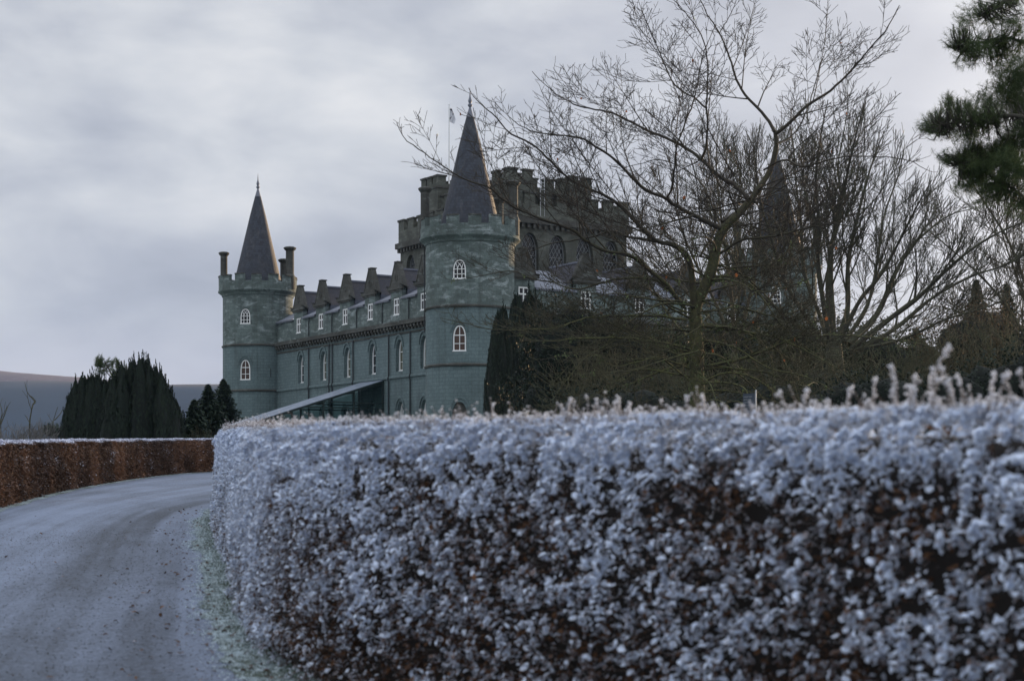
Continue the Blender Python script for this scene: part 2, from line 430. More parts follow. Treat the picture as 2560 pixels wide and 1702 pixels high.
def hillmat(name, c0, c1, c2):
    m, nt, b = mat(name)
    geo = N(nt, 'ShaderNodeTexCoord').outputs['Object']
    n1 = noisen(nt, mapn(nt, geo, (1, 0.5, 3)), 0.004, 7, 0.6); n2 = noisen(nt, geo, 0.03, 5, 0.7)
    c = mixc(nt, ramp(nt, n1, [(0.4, 0.0), (0.6, 1.0)]), c0, c1)
    c = mixc(nt, ramp(nt, n2, [(0.52, 0.0), (0.7, 0.6)]), c, c2)
    L(nt, c, b.inputs['Base Color']); b.inputs['Roughness'].default_value = 1.0
    return m
M_HILLF = hillmat('moorland_hill', (0.060, 0.036, 0.042), (0.095, 0.055, 0.055), (0.18, 0.16, 0.18))
M_HILLN = hillmat('wooded_hill', (0.004, 0.012, 0.028), (0.010, 0.022, 0.042), (0.004, 0.009, 0.018))
def hill(name, Y, prof, depth, mt, seed, rough):
    """ridge whose crest follows photo rows prof=[(px, py)] at depth Y"""
    pxs = np.array([p[0] for p in prof]); pys = np.array([p[1] for p in prof])
    cols = np.linspace(pxs[0], pxs[-1], 260)
    nr = 26
    V = []
    for j in range(nr):
        t = j / (nr - 1)
        for c in cols:
            y0 = np.interp(c, pxs, pys)
            x = (c - HX) / FPX * Y
            zt = EYE + (HY - y0) / FPX * Y
            yy = Y - depth + 2 * depth * t
            k = math.cos((t - 0.5) * math.pi) ** 0.75 if t <= 0.5 else math.cos((t - 0.5) * math.pi)
            nz = mnoise.fractal(Vector((x / rough + seed, yy / rough, seed)), 1.0, 2.0, 4)
            V.append((x, yy, -24 + (zt + 24) * max(k, 0) + nz * rough * 0.03 * (1 - abs(2 * t - 1))))
    n = len(cols)
    F = [(j * n + i, j * n + i + 1, (j + 1) * n + i + 1, (j + 1) * n + i) for j in range(nr - 1) for i in range(n - 1)]
    o = np_mesh(name, V, F, mt, smooth_=True); o['kind'] = 'structure'
hill('moorland_hill', 4800, [(-2600, 1010), (-700, 930), (0, 928), (130, 934), (220, 943), (330, 955), (480, 985), (700, 1030), (1500, 1080), (2400, 1030), (4800, 1010)], 1100, M_HILLF, 3.1, 420)
hill('wooded_hill', 2900, [(-2600, 1000), (-700, 968), (0, 965), (130, 959), (300, 961), (470, 964), (560, 962), (900, 968), (1500, 985), (2400, 960), (4800, 990)], 850, M_HILLN, 8.4, 200)

# ------------------------------------------------------------------ curves of the drive and hedges
def spline(pts, n):
    P = np.array(pts, dtype=float)
    P = np.vstack([2 * P[0] - P[1], P, 2 * P[-1] - P[-2]])
    out = []
    m_ = len(P) - 3
    for k in range(n):
        u = k / (n - 1) * m_; i = min(int(u), m_ - 1); t = u - i
        a, b_, c, d = P[i], P[i + 1], P[i + 2], P[i + 3]
        out.append(0.5 * ((2 * b_) + (-a + c) * t + (2 * a - 5 * b_ + 4 * c - d) * t * t + (-a + 3 * b_ - 3 * c + d) * t ** 3))
    out = np.array(out)
    # resample by arc length
    sl = np.concatenate([[0], np.cumsum(np.linalg.norm(np.diff(out, axis=0), axis=1))])
    s = np.linspace(0, sl[-1], n)
    return np.stack([np.interp(s, sl, out[:, k]) for k in range(out.shape[1])], 1), s
NEAR, near_s = spline([(3.6, 1.4), (2.5, 2.9), (1.75, 4.15), (1.2, 5.1), (0.45, 6.3), (-0.45, 7.55), (-1.24, 8.95), (-1.85, 11.2), (-2.74, 15.6), (-3.75, 20.3), (-4.58, 24.8), (-4.85, 28.5), (-4.2, 33.5), (-2.2, 39.5), (1.5, 45.5), (7, 51)], 600)
FAR, far_s = spline([(-3.4, -8), (-4.7, 2), (-6.3, 11.5), (-7.8, 20), (-8.97, 28), (-10.0, 35.5), (-10.5, 42.8), (-10.5, 49.0), (-9.6, 53.2), (-6.5, 58.5), (-1, 64), (8, 70)], 600)
def normals2(P):
    t = np.gradient(P, axis=0); t /= np.linalg.norm(t, axis=1)[:, None]
    return t, np.stack([-t[:, 1], t[:, 0]], 1)

# road sheet between the hedges
m, nt, b = mat('frosty_drive')
M_ROAD = m
uv = N(nt, 'ShaderNodeUVMap').outputs[0]
geo = N(nt, 'ShaderNodeTexCoord').outputs['Object']
suv = N(nt, 'ShaderNodeSeparateXYZ'); L(nt, uv, suv.inputs[0])
st = noisen(nt, mapn(nt, uv, (1.6, 0.03, 1)), 1.0, 5, 0.55, 0.0)
st2 = noisen(nt, mapn(nt, uv, (0.9, 0.28, 1), loc=(4, 2, 0)), 1.0, 7, 0.68, 0.4)
fine = noisen(nt, geo, 22.0, 6, 0.8)
fine2 = noisen(nt, geo, 80.0, 3, 0.7)
edge = mathn(nt, 'SUBTRACT', ramp(nt, mathn(nt, 'DIVIDE', suv.outputs[0], 4.0), [(0.05, 0.20), (0.15, 0.09), (0.24, 0.055), (0.40, 0.075), (0.62, 0.125), (1.0, 0.11)]), 0.08)
f = mathn(nt, 'ADD', mathn(nt, 'ADD', mathn(nt, 'MULTIPLY', st, 0.46), mathn(nt, 'MULTIPLY', st2, 0.24)), mathn(nt, 'MULTIPLY', mathn(nt, 'ADD', mathn(nt, 'MULTIPLY', fine, 0.55), mathn(nt, 'MULTIPLY', fine2, 0.45)), 0.70))
f = mathn(nt, 'ADD', f, edge)
cf = ramp(nt, f, [(0.60, 0.0), (0.705, 0.45), (0.81, 1.0)])
c = mixc(nt, cf, (0.024, 0.033, 0.047), (0.19, 0.24, 0.34))
c = mixc(nt, ramp(nt, fine2, [(0.60, 0.0), (0.70, 0.55)]), c, (0.035, 0.035, 0.04))
L(nt, c, b.inputs['Base Color']); b.inputs['Roughness'].default_value = 0.8
bump(nt, b, mathn(nt, 'ADD', fine, fine2), 0.45, 0.012)

nt_, nn_ = normals2(NEAR)
side = -1 if nn_[300][0] > 0 else 1
NN = nn_ * side          # towards the drive
tt_, nf_ = normals2(FAR)
FN = nf_ * (1 if nf_[300][0] > 0 else -1)   # towards the drive
def strip(name, A, B, s, z, mt, kind='structure', seg=10):
    n = len(A); V = []; UV = []
    for i in range(n):
        for k in range(seg + 1):
            t = k / seg; p = A[i] * (1 - t) + B[i] * t
            V.append((p[0], p[1], ground(p[0], p[1]) + z))
            UV.append((t * 4.4, s[i]))
    w = seg + 1
    F = [(i * w + k, i * w + k + 1, (i + 1) * w + k + 1, (i + 1) * w + k) for i in range(n - 1) for k in range(seg)]
    o = np_mesh(name, V, F, mt)
    uvl = o.data.uv_layers.new(name='UVMap')
    idx = np.array(F).ravel()
    uvl.data.foreach_set('uv', np.array(UV, dtype=np.float32)[idx].ravel())
    if kind: o['kind'] = kind
    return o
# match the far curve to the near curve by walking both together
ia = np.linspace(0, 599, 400).astype(int)
A_ = NEAR[ia] + NN[ia] * 0.10
near_to_far = np.array([int(np.argmin(np.linalg.norm(FAR - (p + q * 3.6), axis=1))) for p, q in zip(NEAR[ia], NN[ia])])
near_to_far = np.maximum.accumulate(near_to_far)
near_to_far = np.convolve(np.pad(near_to_far, 20, mode='edge'), np.ones(41) / 41, 'valid')
B_ = np.stack([np.interp(near_to_far, np.arange(600), FAR[:, k]) for k in (0, 1)], 1)
strip('drive', A_, B_, near_s[ia], 0.006, M_ROAD, seg=24)

m, nt, b = mat('verge_turf')
geo = N(nt, 'ShaderNodeTexCoord').outputs['Object']
n1 = noisen(nt, geo, 9.0, 6, 0.7); n2 = noisen(nt, geo, 1.3, 4, 0.6)
f = mathn(nt, 'ADD', mathn(nt, 'MULTIPLY', n1, 0.7), mathn(nt, 'MULTIPLY', n2, 0.3))
L(nt, mixc(nt, ramp(nt, f, [(0.44, 0.0), (0.60, 0.9)]), (0.050, 0.072, 0.055), (0.40, 0.50, 0.57)), b.inputs['Base Color'])
b.inputs['Roughness'].default_value = 0.95; bump(nt, b, n1, 0.6, 0.03)
M_TURF = m
vw = np.array([0.27 + 0.14 * mnoise.noise(Vector((s * 0.6, 0, 0))) + 0.10 * mnoise.noise(Vector((s * 3, 4, 0))) + 0.06 * mnoise.noise(Vector((s * 9, 4, 0))) for s in near_s])
strip('verge', NEAR - NN * 0.25, NEAR + NN * vw[:, None], near_s, 0.012, M_TURF, seg=6)
vw2 = np.array([0.22 + 0.10 * mnoise.noise(Vector((s * 0.7, 7, 0))) for s in far_s])
strip('verge', FAR - FN * 0.25, FAR + FN * vw2[:, None], far_s, 0.012, M_TURF, seg=4)

# ------------------------------------------------------------------ leaf scatter
LT = np.array([(0, -0.5, 0), (-0.30, -0.18, 0.07), (-0.30, 0.20, 0.07), (0, 0.5, -0.10), (0.30, 0.20, 0.07), (0.30, -0.18, 0.07), (0, -0.15, -0.05), (0, 0.2, -0.04)])
LF = np.array([(0, 6, 1), (0, 5, 6), (1, 6, 7), (1, 7, 2), (6, 5, 4), (6, 4, 7), (2, 7, 3), (7, 4, 3)])
LR = np.array([1, 1, 1, 1, 1, 1, 0, 0.0])      # rim vertices catch the frost
QT = np.array([(0, -0.5, 0), (0.28, 0, 0.05), (0, 0.5, 0), (-0.28, 0, 0.05)])
QF = np.array([(0, 1, 2), (0, 2, 3)])
def unit(a):
    return a / np.maximum(np.linalg.norm(a, axis=1), 1e-9)[:, None]
def scatter(name, P, Nn, T, size, frost, mt, parent, simple=False, rim=0.3, wid=1.0):
    """one leaf per row: position, facing, length direction, size, frost cover"""
    n = len(P)
    T = unit(T - Nn * np.sum(T * Nn, 1)[:, None]); B = np.cross(T, Nn)
    tm, fm = (QT, QF) if simple else (LT, LF)
    k = len(tm)
    tmr = tm[None] * np.ones((n, 1, 1))
    tmr = tmr.copy()
    tmr[:, :, 0] *= wid * (1.0 if simple else rng.uniform(0.45, 1.1, (n, 1)))
    if not simple:
        tmr[:, :, 2] *= rng.uniform(-1.2, 2.2, (n, 1))
        tmr[:, :, 2] -= (tmr[:, :, 1] ** 2) * rng.uniform(-0.5, 1.3, (n, 1))
    V = P[:, None] + size[:, None, None] * (tmr[:, :, 0:1] * B[:, None] + tmr[:, :, 1:2] * T[:, None] + tmr[:, :, 2:3] * Nn[:, None])
    F = fm[None] + (np.arange(n) * k)[:, None, None]
    c = np.zeros((n, k, 4)); c[:, :, 3] = 1
    r_ = (LR if not simple else np.zeros(4))
    c[:, :, 0] = frost[:, None] + rim * r_[None] * (frost[:, None] > 0.02)
    c[:, :, 1] = rng.random(n)[:, None]
    return np_mesh(name, V.reshape(-1, 3), F.reshape(-1, 3), mt, parent, c.reshape(-1, 4))

# ------------------------------------------------------------------ tubes
class Tubes:
    def __init__(self): self.V = []; self.F = []; self.C = []; self.n = 0
    def add(self, P, r, sides=5, moss=0.0):
        P = np.asarray(P, dtype=float); r = np.asarray(r, dtype=float); n = len(P)
        if n < 2: return
        t = unit(np.gradient(P, axis=0))
        ref = np.array((0.3, 0.2, 1.0)) if abs(t[0, 2]) < 0.8 else np.array((1.0, 0.3, 0.1))
        u = unit(np.cross(t, ref[None])); w = np.cross(t, u)
        a = np.arange(sides) / sides * 2 * math.pi
        ring = P[:, None] + r[:, None, None] * (np.cos(a)[None, :, None] * u[:, None] + np.sin(a)[None, :, None] * w[:, None])
        self.V.append(ring.reshape(-1, 3))
        i = np.arange(n - 1)[:, None] * sides; k = np.arange(sides)[None]; k2 = (k + 1) % sides
        f = np.stack([i + k, i + k2, i + sides + k2, i + sides + k], 2).reshape(-1, 4) + self.n
        self.F.append(f)
        c = np.zeros((n * sides, 4)); c[:, 0] = moss if np.isscalar(moss) else np.repeat(moss, sides); c[:, 3] = 1; self.C.append(c)
        self.n += n * sides
    def build(self, name, mt, parent=None, smooth_=True):
        return np_mesh(name, np.vstack(self.V), np.vstack(self.F), mt, parent, np.vstack(self.C), smooth_)

# ------------------------------------------------------------------ near frosted hedge
def hedge_top(h0, amp, x):
    return h0 + amp * mnoise.noise(Vector((x * 0.7, 3.3, 0)))
def hedge(P, s, Nrm, label, height, width, dens, name_seed, frost_fn, leafmat_, coremat, keep, lsize, simple, rim, rough_out, topw=0.4, hol=-0.13, relief=1.0, tintf=None, back=0.0):
    """clipped hedge standing on curve P, face looking along Nrm"""
    root = empty('beech_hedge', (P[250][0], P[250][1], ground(*P[250])), label, 'hedge')
    off = np.array(root.location)
    hf = height
    # woody core: a lumpy clipped block standing just inside the leaves
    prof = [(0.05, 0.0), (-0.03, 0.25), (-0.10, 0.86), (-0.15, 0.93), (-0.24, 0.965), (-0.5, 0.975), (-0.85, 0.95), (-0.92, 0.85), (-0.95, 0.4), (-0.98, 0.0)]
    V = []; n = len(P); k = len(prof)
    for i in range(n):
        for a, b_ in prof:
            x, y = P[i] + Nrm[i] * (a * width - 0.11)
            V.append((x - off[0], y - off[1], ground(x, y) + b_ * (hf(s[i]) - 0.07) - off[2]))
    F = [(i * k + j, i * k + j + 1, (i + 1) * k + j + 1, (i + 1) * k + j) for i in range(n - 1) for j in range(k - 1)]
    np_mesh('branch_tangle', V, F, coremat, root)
    # leaves over the face, the shoulder and the top
    i0, i1 = keep
    tot = s[i1] - s[i0]
    nface = int(tot * height(0) * dens)
    ntop = int(tot * topw * dens)
    sv = rng.uniform(s[i0], s[i1], nface + ntop)
    idx = np.clip(np.searchsorted(s, sv), 0, n - 1)
    hh = np.array([hf(q) for q in s])[idx]
    face = np.arange(nface + ntop) < nface
    v = np.where(face, rng.uniform(0.0, 1.22, len(sv)), 1.0); v = np.where(v > 1.0, 0.86 + 0.14 * (v - 1.0) / 0.22, v)
    inn = np.where(face, 0.0, rng.uniform(0.0, topw, len(sv)))
    zz = v * hh
    # round the shoulder
    sa = np.clip((v - 0.86) / 0.14, 0, 1); shoulder = 0.21 * (1 - np.sqrt(np.maximum(0, 1 - sa ** 2)))
    base = P[idx]; nr = Nrm[idx]
    jit = np.abs(rng.normal(0, 0.055, len(sv))) * np.where(v > 0.86, 0.5, 1.0)
    lump = np.empty(len(sv)); lump2 = np.empty(len(sv))
    for i in range(len(sv)):
        lump[i] = mnoise.noise(Vector((sv[i] * 1.6, zz[i] * 2.2 + inn[i] * 2, name_seed)))
        ar = zz[i] + shoulder[i] + inn[i]
        lump2[i] = 0.65 * mnoise.noise(Vector((sv[i] * 7.0, ar * 8, name_seed + 5))) + 0.6 * mnoise.noise(Vector((sv[i] * 17.0, ar * 19, name_seed + 9)))
    outw = -0.10 * v * width - shoulder - jit * (1 + rough_out) + (1 + (relief - 1) * np.clip((22 - sv) / 12, 0, 1) if relief > 1.75 else relief) * (0.05 * lump + 0.075 * lump2) + 0.03
    outw = np.where(face, outw, -0.10 * width - 0.17 - inn)
    zt = ground_v(base) + zz + np.where(face, 0.0, 0.02 * lump + 0.03 * lump2 - jit * 0.5 - 0.02)
    X = base[:, 0] + nr[:, 0] * outw; Y = base[:, 1] + nr[:, 1] * outw
    Pp = np.stack([X - off[0], Y - off[1], zt - off[2] + 0.0], 1)
    # hollows where the leaves have dropped
    hollow = (lump2 < hol) & face & (rng.random(len(sv)) < 0.88)
    keepm = ~hollow
    Nn = np.stack([nr[:, 0], nr[:, 1], np.zeros(len(sv))], 1)
    Nn = np.where(face[:, None], Nn, np.array((0, 0, 1.0))[None])
    Nn = unit(Nn * 0.55 + np.array((0, 0, 0.75)) + np.stack([0 * v, 0 * v, np.clip((v - 0.86) / 0.14, 0, 1) * 1.2], 1) + rng.normal(0, 0.5, Nn.shape))
    T = unit(np.stack([nr[:, 0] * 0.5, nr[:, 1] * 0.5, np.full(len(sv), -0.25)], 1) + rng.normal(0, 0.7, Nn.shape))
    fr = frost_fn(sv, v, lump, lump2, jit, face)
    sz = rng.uniform(lsize[0], lsize[1], len(sv))
    # a broken, leafless trim line
    lo = scatter('leaves', Pp[keepm], Nn[keepm], T[keepm], sz[keepm], fr[keepm], leafmat_, root, simple, rim)
    # the garden side and the far end of the hedge, more thinly built
    nb_ = int(back * height(0) * (s[-1] - s[0]) * 1500)
    if nb_:
        sb = rng.uniform(s[0], s[-1], nb_); ib = np.clip(np.searchsorted(s, sb), 0, n - 1); vb = rng.random(nb_)
        fr_side = (rng.random(nb_) < 0.35) & (ib > i1)
        offb = np.where(fr_side, -0.10 * vb * width + 0.02, -0.99 * width - 0.07 + 0.08 * vb) - np.where(fr_side, 1, -1) * 0.0 + rng.normal(0, 0.03, nb_)
        q = P[ib] + Nrm[ib] * offb[:, None]
        sgn = np.where(fr_side, 1.0, -1.0)
        Pb = np.stack([q[:, 0] - off[0], q[:, 1] - off[1], ground_v(q) + vb * np.array([hf(a) for a in s])[ib] - off[2]], 1)
        Nb = unit(np.stack([Nrm[ib, 0] * sgn, Nrm[ib, 1] * sgn, np.full(nb_, 0.5)], 1) + rng.normal(0, 0.5, (nb_, 3)))
        scatter('garden_side_leaves', Pb, Nb, unit(rng.normal(0, 0.7, (nb_, 3)) + np.array((0, 0, -0.3))), rng.uniform(0.04, 0.07, nb_), np.clip(0.2 + 0.5 * vb + rng.normal(0, 0.3, nb_), 0, 1), leafmat_, root, True, 0, 1.2)
    if tintf is not None:
        k_ = len(lo.data.vertices) // int(keepm.sum()); c = np.empty(len(lo.data.vertices) * 4, dtype=np.float32)
        a_ = lo.data.color_attributes['data']; a_.data.foreach_get('color', c); c = c.reshape(-1, 4)
        c[:, 1] = np.repeat(np.clip(tintf(sv[keepm], v[keepm]) + rng.normal(0, 0.18, int(keepm.sum())), 0, 1), k_)
        a_.data.foreach_set('color', c.ravel())
    root['_n'] = 0; del root['_n']
    HEDGE_PTS[label] = (Pp[keepm], fr[keepm], Y[keepm])
    return root, off
HEDGE_PTS = {}
def ground_v(P):
    return np.array([ground(p[0], p[1]) for p in P])

def frost_shade_near(sv, v, l1, l2, jit, face):  # frost heavier on top; thinned low and inside to paint shade as well
    right = np.clip((12 - sv) / 8, 0, 1)
    f = 0.34 + 0.20 * v + 0.50 * l1 + 0.38 * l2 - jit * 4.6 + rng.normal(0, 0.22, len(sv)) - 0.16 * right * (v < 0.8)
    f += 0.62 * np.clip((v + 0.25 * l1 + 0.2 * l2 - 0.62) / 0.34, 0, 1) ** 1.5
    f = np.where(face, f, f + 0.15)
    return np.clip(f, 0.0, 1.1)
h_near = lambda q: 1.412 + 0.060 * (1 - smooth(2.5, 9.0, q)) + 0.03 * mnoise.noise(Vector((q * 0.5, 1.7, 0)))
root, hoff = hedge(NEAR, near_s, NN, 'close frost-covered beech hedge curving along the right side of the drive', h_near, 0.9, 6200, 2.0, frost_shade_near, M_BEECH, M_CORE, (25, 500), (0.018, 0.042), False, 0.40, 0.0, hol=-0.055, relief=1.8, back=1.0)

# frosted twigs poking out of the face and shoots standing above the clipped top
tb = Tubes(); frost_pts = []
def frosted_shoot(p, d, ln, r, spacing, puff):
    n = max(3, int(ln / 0.014)); pts = [np.array(p)]; d = np.array(d, dtype=float)
    for i in range(n):
        d = d + rng.normal(0, 0.10, 3); d /= np.linalg.norm(d)
        pts.append(pts[-1] + d * ln / n)
    pts = np.array(pts)
    tb.add(pts, np.linspace(r, r * 0.5, len(pts)), 4, 0.3)
    q = 0.0
    for i in range(1, len(pts)):
        if rng.random() < spacing:
            frost_pts.append((pts[i], puff * rng.uniform(0.5, 1.0) * (0.75 + 0.5 * i / len(pts))))
    frost_pts.append((pts[-1], puff * 1.15))
ia_, ib_ = 45, 470
ns = 5600
for k in range(ns):
    i = int(rng.integers(ia_, ib_))
    if i > 330 and rng.random() < 0.3: continue
    inn = rng.uniform(0.04, 0.45)
    x, y = NEAR[i] - NN[i] * (0.09 + inn)
    z = ground(x, y) + h_near(near_s[i]) - 0.03
    near = 1.0 - smooth(4.0, 14.0, y)
    clump = max(0.0, mnoise.noise(Vector((near_s[i] * 2.3, 9.1, 0))) + 0.15)
    ln = rng.uniform(0.012, 0.034) + (0.045 * rng.random() ** 3) * (0.5 + 2.0 * clump) + 0.02 * near * rng.random()
    frosted_shoot((x - hoff[0], y - hoff[1], z - hoff[2]), (rng.normal(0, 0.35), rng.normal(0, 0.35), 1.0), ln, 0.0022, 0.95, rng.uniform(0.0045, 0.0085))
# the tall shoots the shears missed
for pxx, ln in ((2090, .07), (2120, .10), (2235, .10), (2250, .13), (2262, .12), (2325, .19), (2332, .10), (2345, .12), (2350, .09), (2395, .10), (2310, .09), (2460, .09), (2470, .10), (2520, .11), (2300, .07), (2180, .06), (2200, .08), (1990, .07), (2015, .07), (1760, .06), (1680, .06), (1470, .05), (1510, .06), (1400, .07), (1230, .06)):
    r = (pxx - HX) / FPX
    i = int(np.argmin(np.abs(NEAR[:, 0] - 0.15 * NN[:, 0] - r * (NEAR[:, 1] - 0.15 * NN[:, 1])) + (NEAR[:, 1] > 30) * 9))
    x, y = NEAR[i] - NN[i] * rng.uniform(0.12, 0.3)
    z = ground(x, y) + h_near(near_s[i]) - 0.02
    frosted_shoot((x - hoff[0], y - hoff[1], z - hoff[2]), (rng.normal(0, 0.12), rng.normal(0, 0.12), 1.0), ln * 1.15 * (y / 5.5) ** 0.5, 0.0032, 1.0, 0.0115)
# twigs on the face
for k in range(12000):
    i = int(rng.integers(50, 470)) if rng.random() < 0.5 else int(rng.integers(50, 230))
    v = rng.random() ** 0.8
    x, y = NEAR[i] + NN[i] * (-0.10 * v * 0.9 - 0.10)
    z = ground(x, y) + v * h_near(near_s[i])
    d = np.array((NN[i][0], NN[i][1], rng.uniform(-0.2, 0.7))) + rng.normal(0, 0.45, 3)
    frosted_shoot((x - hoff[0], y - hoff[1], z - hoff[2]), d / np.linalg.norm(d), rng.uniform(0.05, 0.13), 0.002, 0.8, rng.uniform(0.003, 0.0055) * (0.5 + 0.6 * v))
tb.build('twigs', plain('hedge_twig_bark', (0.10, 0.07, 0.055), 0.9, 0, 0.3, 40), root)
# rime: small spiky crystals clustered on the twigs
FP = np.array([p for p, _ in frost_pts]); FS = np.array([q for _, q in frost_pts])
hp, hfz, hy = list(HEDGE_PTS.values())[0]
ok = np.where((hfz > 0.42) & (hy < 14) & (rng.random(len(hfz)) < 0.85))[0]
FP = np.vstack([FP, hp[ok] + rng.normal(0, 0.010, (len(ok), 3))]); FS = np.concatenate([FS, rng.uniform(0.0025, 0.0060, len(ok)) * np.clip(hfz[ok] + 0.3, 0.6, 1.2)])
nsp = 7
V = []; F = []
P4 = np.repeat(FP, nsp, 0); s4 = np.repeat(FS, nsp)
d = unit(rng.normal(0, 1, P4.shape) + np.array((0, 0, 0.35)))
e1 = unit(np.cross(d, rng.normal(0, 1, d.shape))); e2 = np.cross(d, e1)
ln = s4 * rng.uniform(0.7, 1.5, len(s4)); wd = s4 * 0.34
c0 = P4 - d * (s4 * 0.2)[:, None]
mid = P4 + d * (ln * 0.55)[:, None]; tip = P4 + d * ln[:, None]
V = np.stack([c0, mid + e1 * wd[:, None], mid - e1 * (wd * 0.5)[:, None] + e2 * (wd * 0.87)[:, None], mid - e1 * (wd * 0.5)[:, None] - e2 * (wd * 0.87)[:, None], tip], 1)
FF = np.array([(0, 2, 1), (0, 3, 2), (0, 1, 3), (1, 2, 4), (2, 3, 4), (3, 1, 4)])
F = FF[None] + (np.arange(len(P4)) * 5)[:, None, None]
m, nt, b = mat('rime_frost')
b.inputs['Base Color'].default_value = (0.88, 0.91, 0.97, 1); b.inputs['Roughness'].default_value = 0.6
t = N(nt, 'ShaderNodeBsdfTranslucent'); t.inputs[0].default_value = (0.9, 0.92, 0.96, 1)
ms = N(nt, 'ShaderNodeMixShader'); ms.inputs[0].default_value = 0.62
L(nt, b.outputs[0], ms.inputs[1]); L(nt, t.outputs[0], ms.inputs[2]); L(nt, ms.outputs[0], nt.nodes['Material Output'].inputs[0])
M_RIME = m
np_mesh('rime_frost', V.reshape(-1, 3), F.reshape(-1, 3), M_RIME, root)

# ------------------------------------------------------------------ far brown hedge
def frost_far(sv, v, l1, l2, jit, face):
    f = 0.03 + rng.normal(0, 0.11, len(sv)) + 0.15 * l2 + 0.20 * l1 + 0.10 * np.clip((sv - 22) / 20, 0, 1)
    f += np.where(v > 0.93, 0.75 * np.clip((v - 0.93) / 0.05, 0, 1), 0)
    f = np.where(face, f, f + 0.2)
    return np.clip(f, 0.0, 1.0)
h_far = lambda q: 1.17 - 0.05 * smooth(30, 60, q) + 0.03 * mnoise.noise(Vector((q * 0.8, 11.7, 0))) + 0.03 * mnoise.noise(Vector((q * 3.1, 1.7, 0)))
root2, off2 = hedge(FAR, far_s, FN, 'long brown beech hedge with a white frosted top on the left side of the drive', h_far, 1.0, 2300, 6.0, frost_far, M_BEECH2, M_CORE2, (150, 560), (0.035, 0.075), True, 0.0, 0.5, 0.5, -0.2, 1.7, lambda q, v: np.array([0.45 + 1.1 * mnoise.noise(Vector((a * 0.55, b_ * 0.5, 2.2))) + 0.8 * mnoise.noise(Vector((a * 2.2, b_ * 0.8, 5.2))) for a, b_ in zip(q, v)]))

# ------------------------------------------------------------------ grass blades on the verge
nb = 26000
i = rng.integers(60, 440, nb)
w = rng.random(nb) ** 1.1 * 1.25
x = NEAR[i, 0] + NN[i, 0] * (w * vw[i] * 1.15 - 0.05) + rng.normal(0, 0.02, nb); y = NEAR[i, 1] + NN[i, 1] * (w * vw[i] * 1.15 - 0.05) + rng.normal(0, 0.02, nb)
P0 = np.stack([x, y, 0.031 * y + 0.012], 1)
hgt = rng.uniform(0.012, 0.05, nb) * (1.25 - 0.6 * w)
ln = unit(np.stack([rng.normal(0, 1, nb), rng.normal(0, 1, nb), np.full(nb, 0.8)], 1))
sd_ = unit(np.cross(ln, rng.normal(0, 1, (nb, 3)))) * 0.0035
V = np.stack([P0 - sd_, P0 + sd_, P0 + ln * hgt[:, None]], 1)
c = np.zeros((nb, 3, 4)); c[:, :, 3] = 1; c[:, :, 1] = rng.random(nb)[:, None]
fr = np.clip(0.14 + 0.75 * w + rng.normal(0, 0.25, nb), 0, 1); c[:, :, 0] = fr[:, None]
gr = np_mesh('grass', V.reshape(-1, 3), (np.arange(nb * 3)).reshape(-1, 3), M_GRASSB, None, c.reshape(-1, 4))
gr['kind'] = 'stuff'; meta(gr, 'frosted grass tufts on the narrow verge at the foot of the near hedge', 'grass')

# ------------------------------------------------------------------ grit and fallen leaves on the drive
ng = 9000
yy = 8.2 + 14 * rng.random(ng) ** 1.6
ci = np.clip(np.interp(yy, NEAR[60:330, 1], np.arange(60, 330)), 60, 329).astype(int)
du = rng.uniform(0.25, 3.6, ng)
gx = NEAR[ci, 0] + NN[ci, 0] * du; gy = NEAR[ci, 1] + NN[ci, 1] * du
P0 = np.stack([gx, gy, ground_v(np.stack([gx, gy], 1)) + 0.006], 1)
r0 = rng.uniform(0.003, 0.009, ng)
oct_ = np.array([(1, 0, 0), (0, 1, 0), (-1, 0, 0), (0, -1, 0), (0, 0, 0.8), (0, 0, -0.3)])
of = np.array([(0, 1, 4), (1, 2, 4), (2, 3, 4), (3, 0, 4), (1, 0, 5), (2, 1, 5), (3, 2, 5), (0, 3, 5)])
V = P0[:, None] + oct_[None] * r0[:, None, None] * rng.uniform(0.6, 1.3, (ng, 6, 1))
c = np.zeros((ng, 6, 4)); c[:, :, 3] = 1; c[:, :, 1] = rng.random(ng)[:, None]; c[:, :, 0] = (rng.random(ng) * 0.35)[:, None]
gv = np_mesh('gravel', V.reshape(-1, 3), (of[None] + (np.arange(ng) * 6)[:, None, None]).reshape(-1, 3), leafmat('frosty_grit', (0.04, 0.045, 0.05), (0.13, 0.13, 0.13), (0.55, 0.60, 0.70), 0.8, 0.0), None, c.reshape(-1, 4))
gv['kind'] = 'stuff'; meta(gv, 'loose frosted grit scattered over the drive', 'gravel')
nl = 260
yy = 8.4 + 20 * rng.random(nl) ** 1.4
ci = np.clip(np.interp(yy, NEAR[60:330, 1], np.arange(60, 330)), 60, 329).astype(int)
du = 0.1 + np.abs(rng.normal(0, 0.42, nl)); du[:40] = rng.uniform(0.4, 3.4, 40)
gx = NEAR[ci, 0] + NN[ci, 0] * du; gy = NEAR[ci, 1] + NN[ci, 1] * du
P0 = np.stack([gx, gy, ground_v(np.stack([gx, gy], 1)) + 0.024], 1)
fl = scatter('fallen_leaves', P0, unit(rng.normal(0, 0.3, (nl, 3)) + np.array((0, 0, 1.0))), unit(rng.normal(0, 1, (nl, 3))), rng.uniform(0.03, 0.055, nl), rng.uniform(0, 0.2, nl), M_BEECH, None, False, 0.3)
fl['kind'] = 'stuff'; meta(fl, 'fallen brown leaves along the foot of the near hedge', 'leaves')

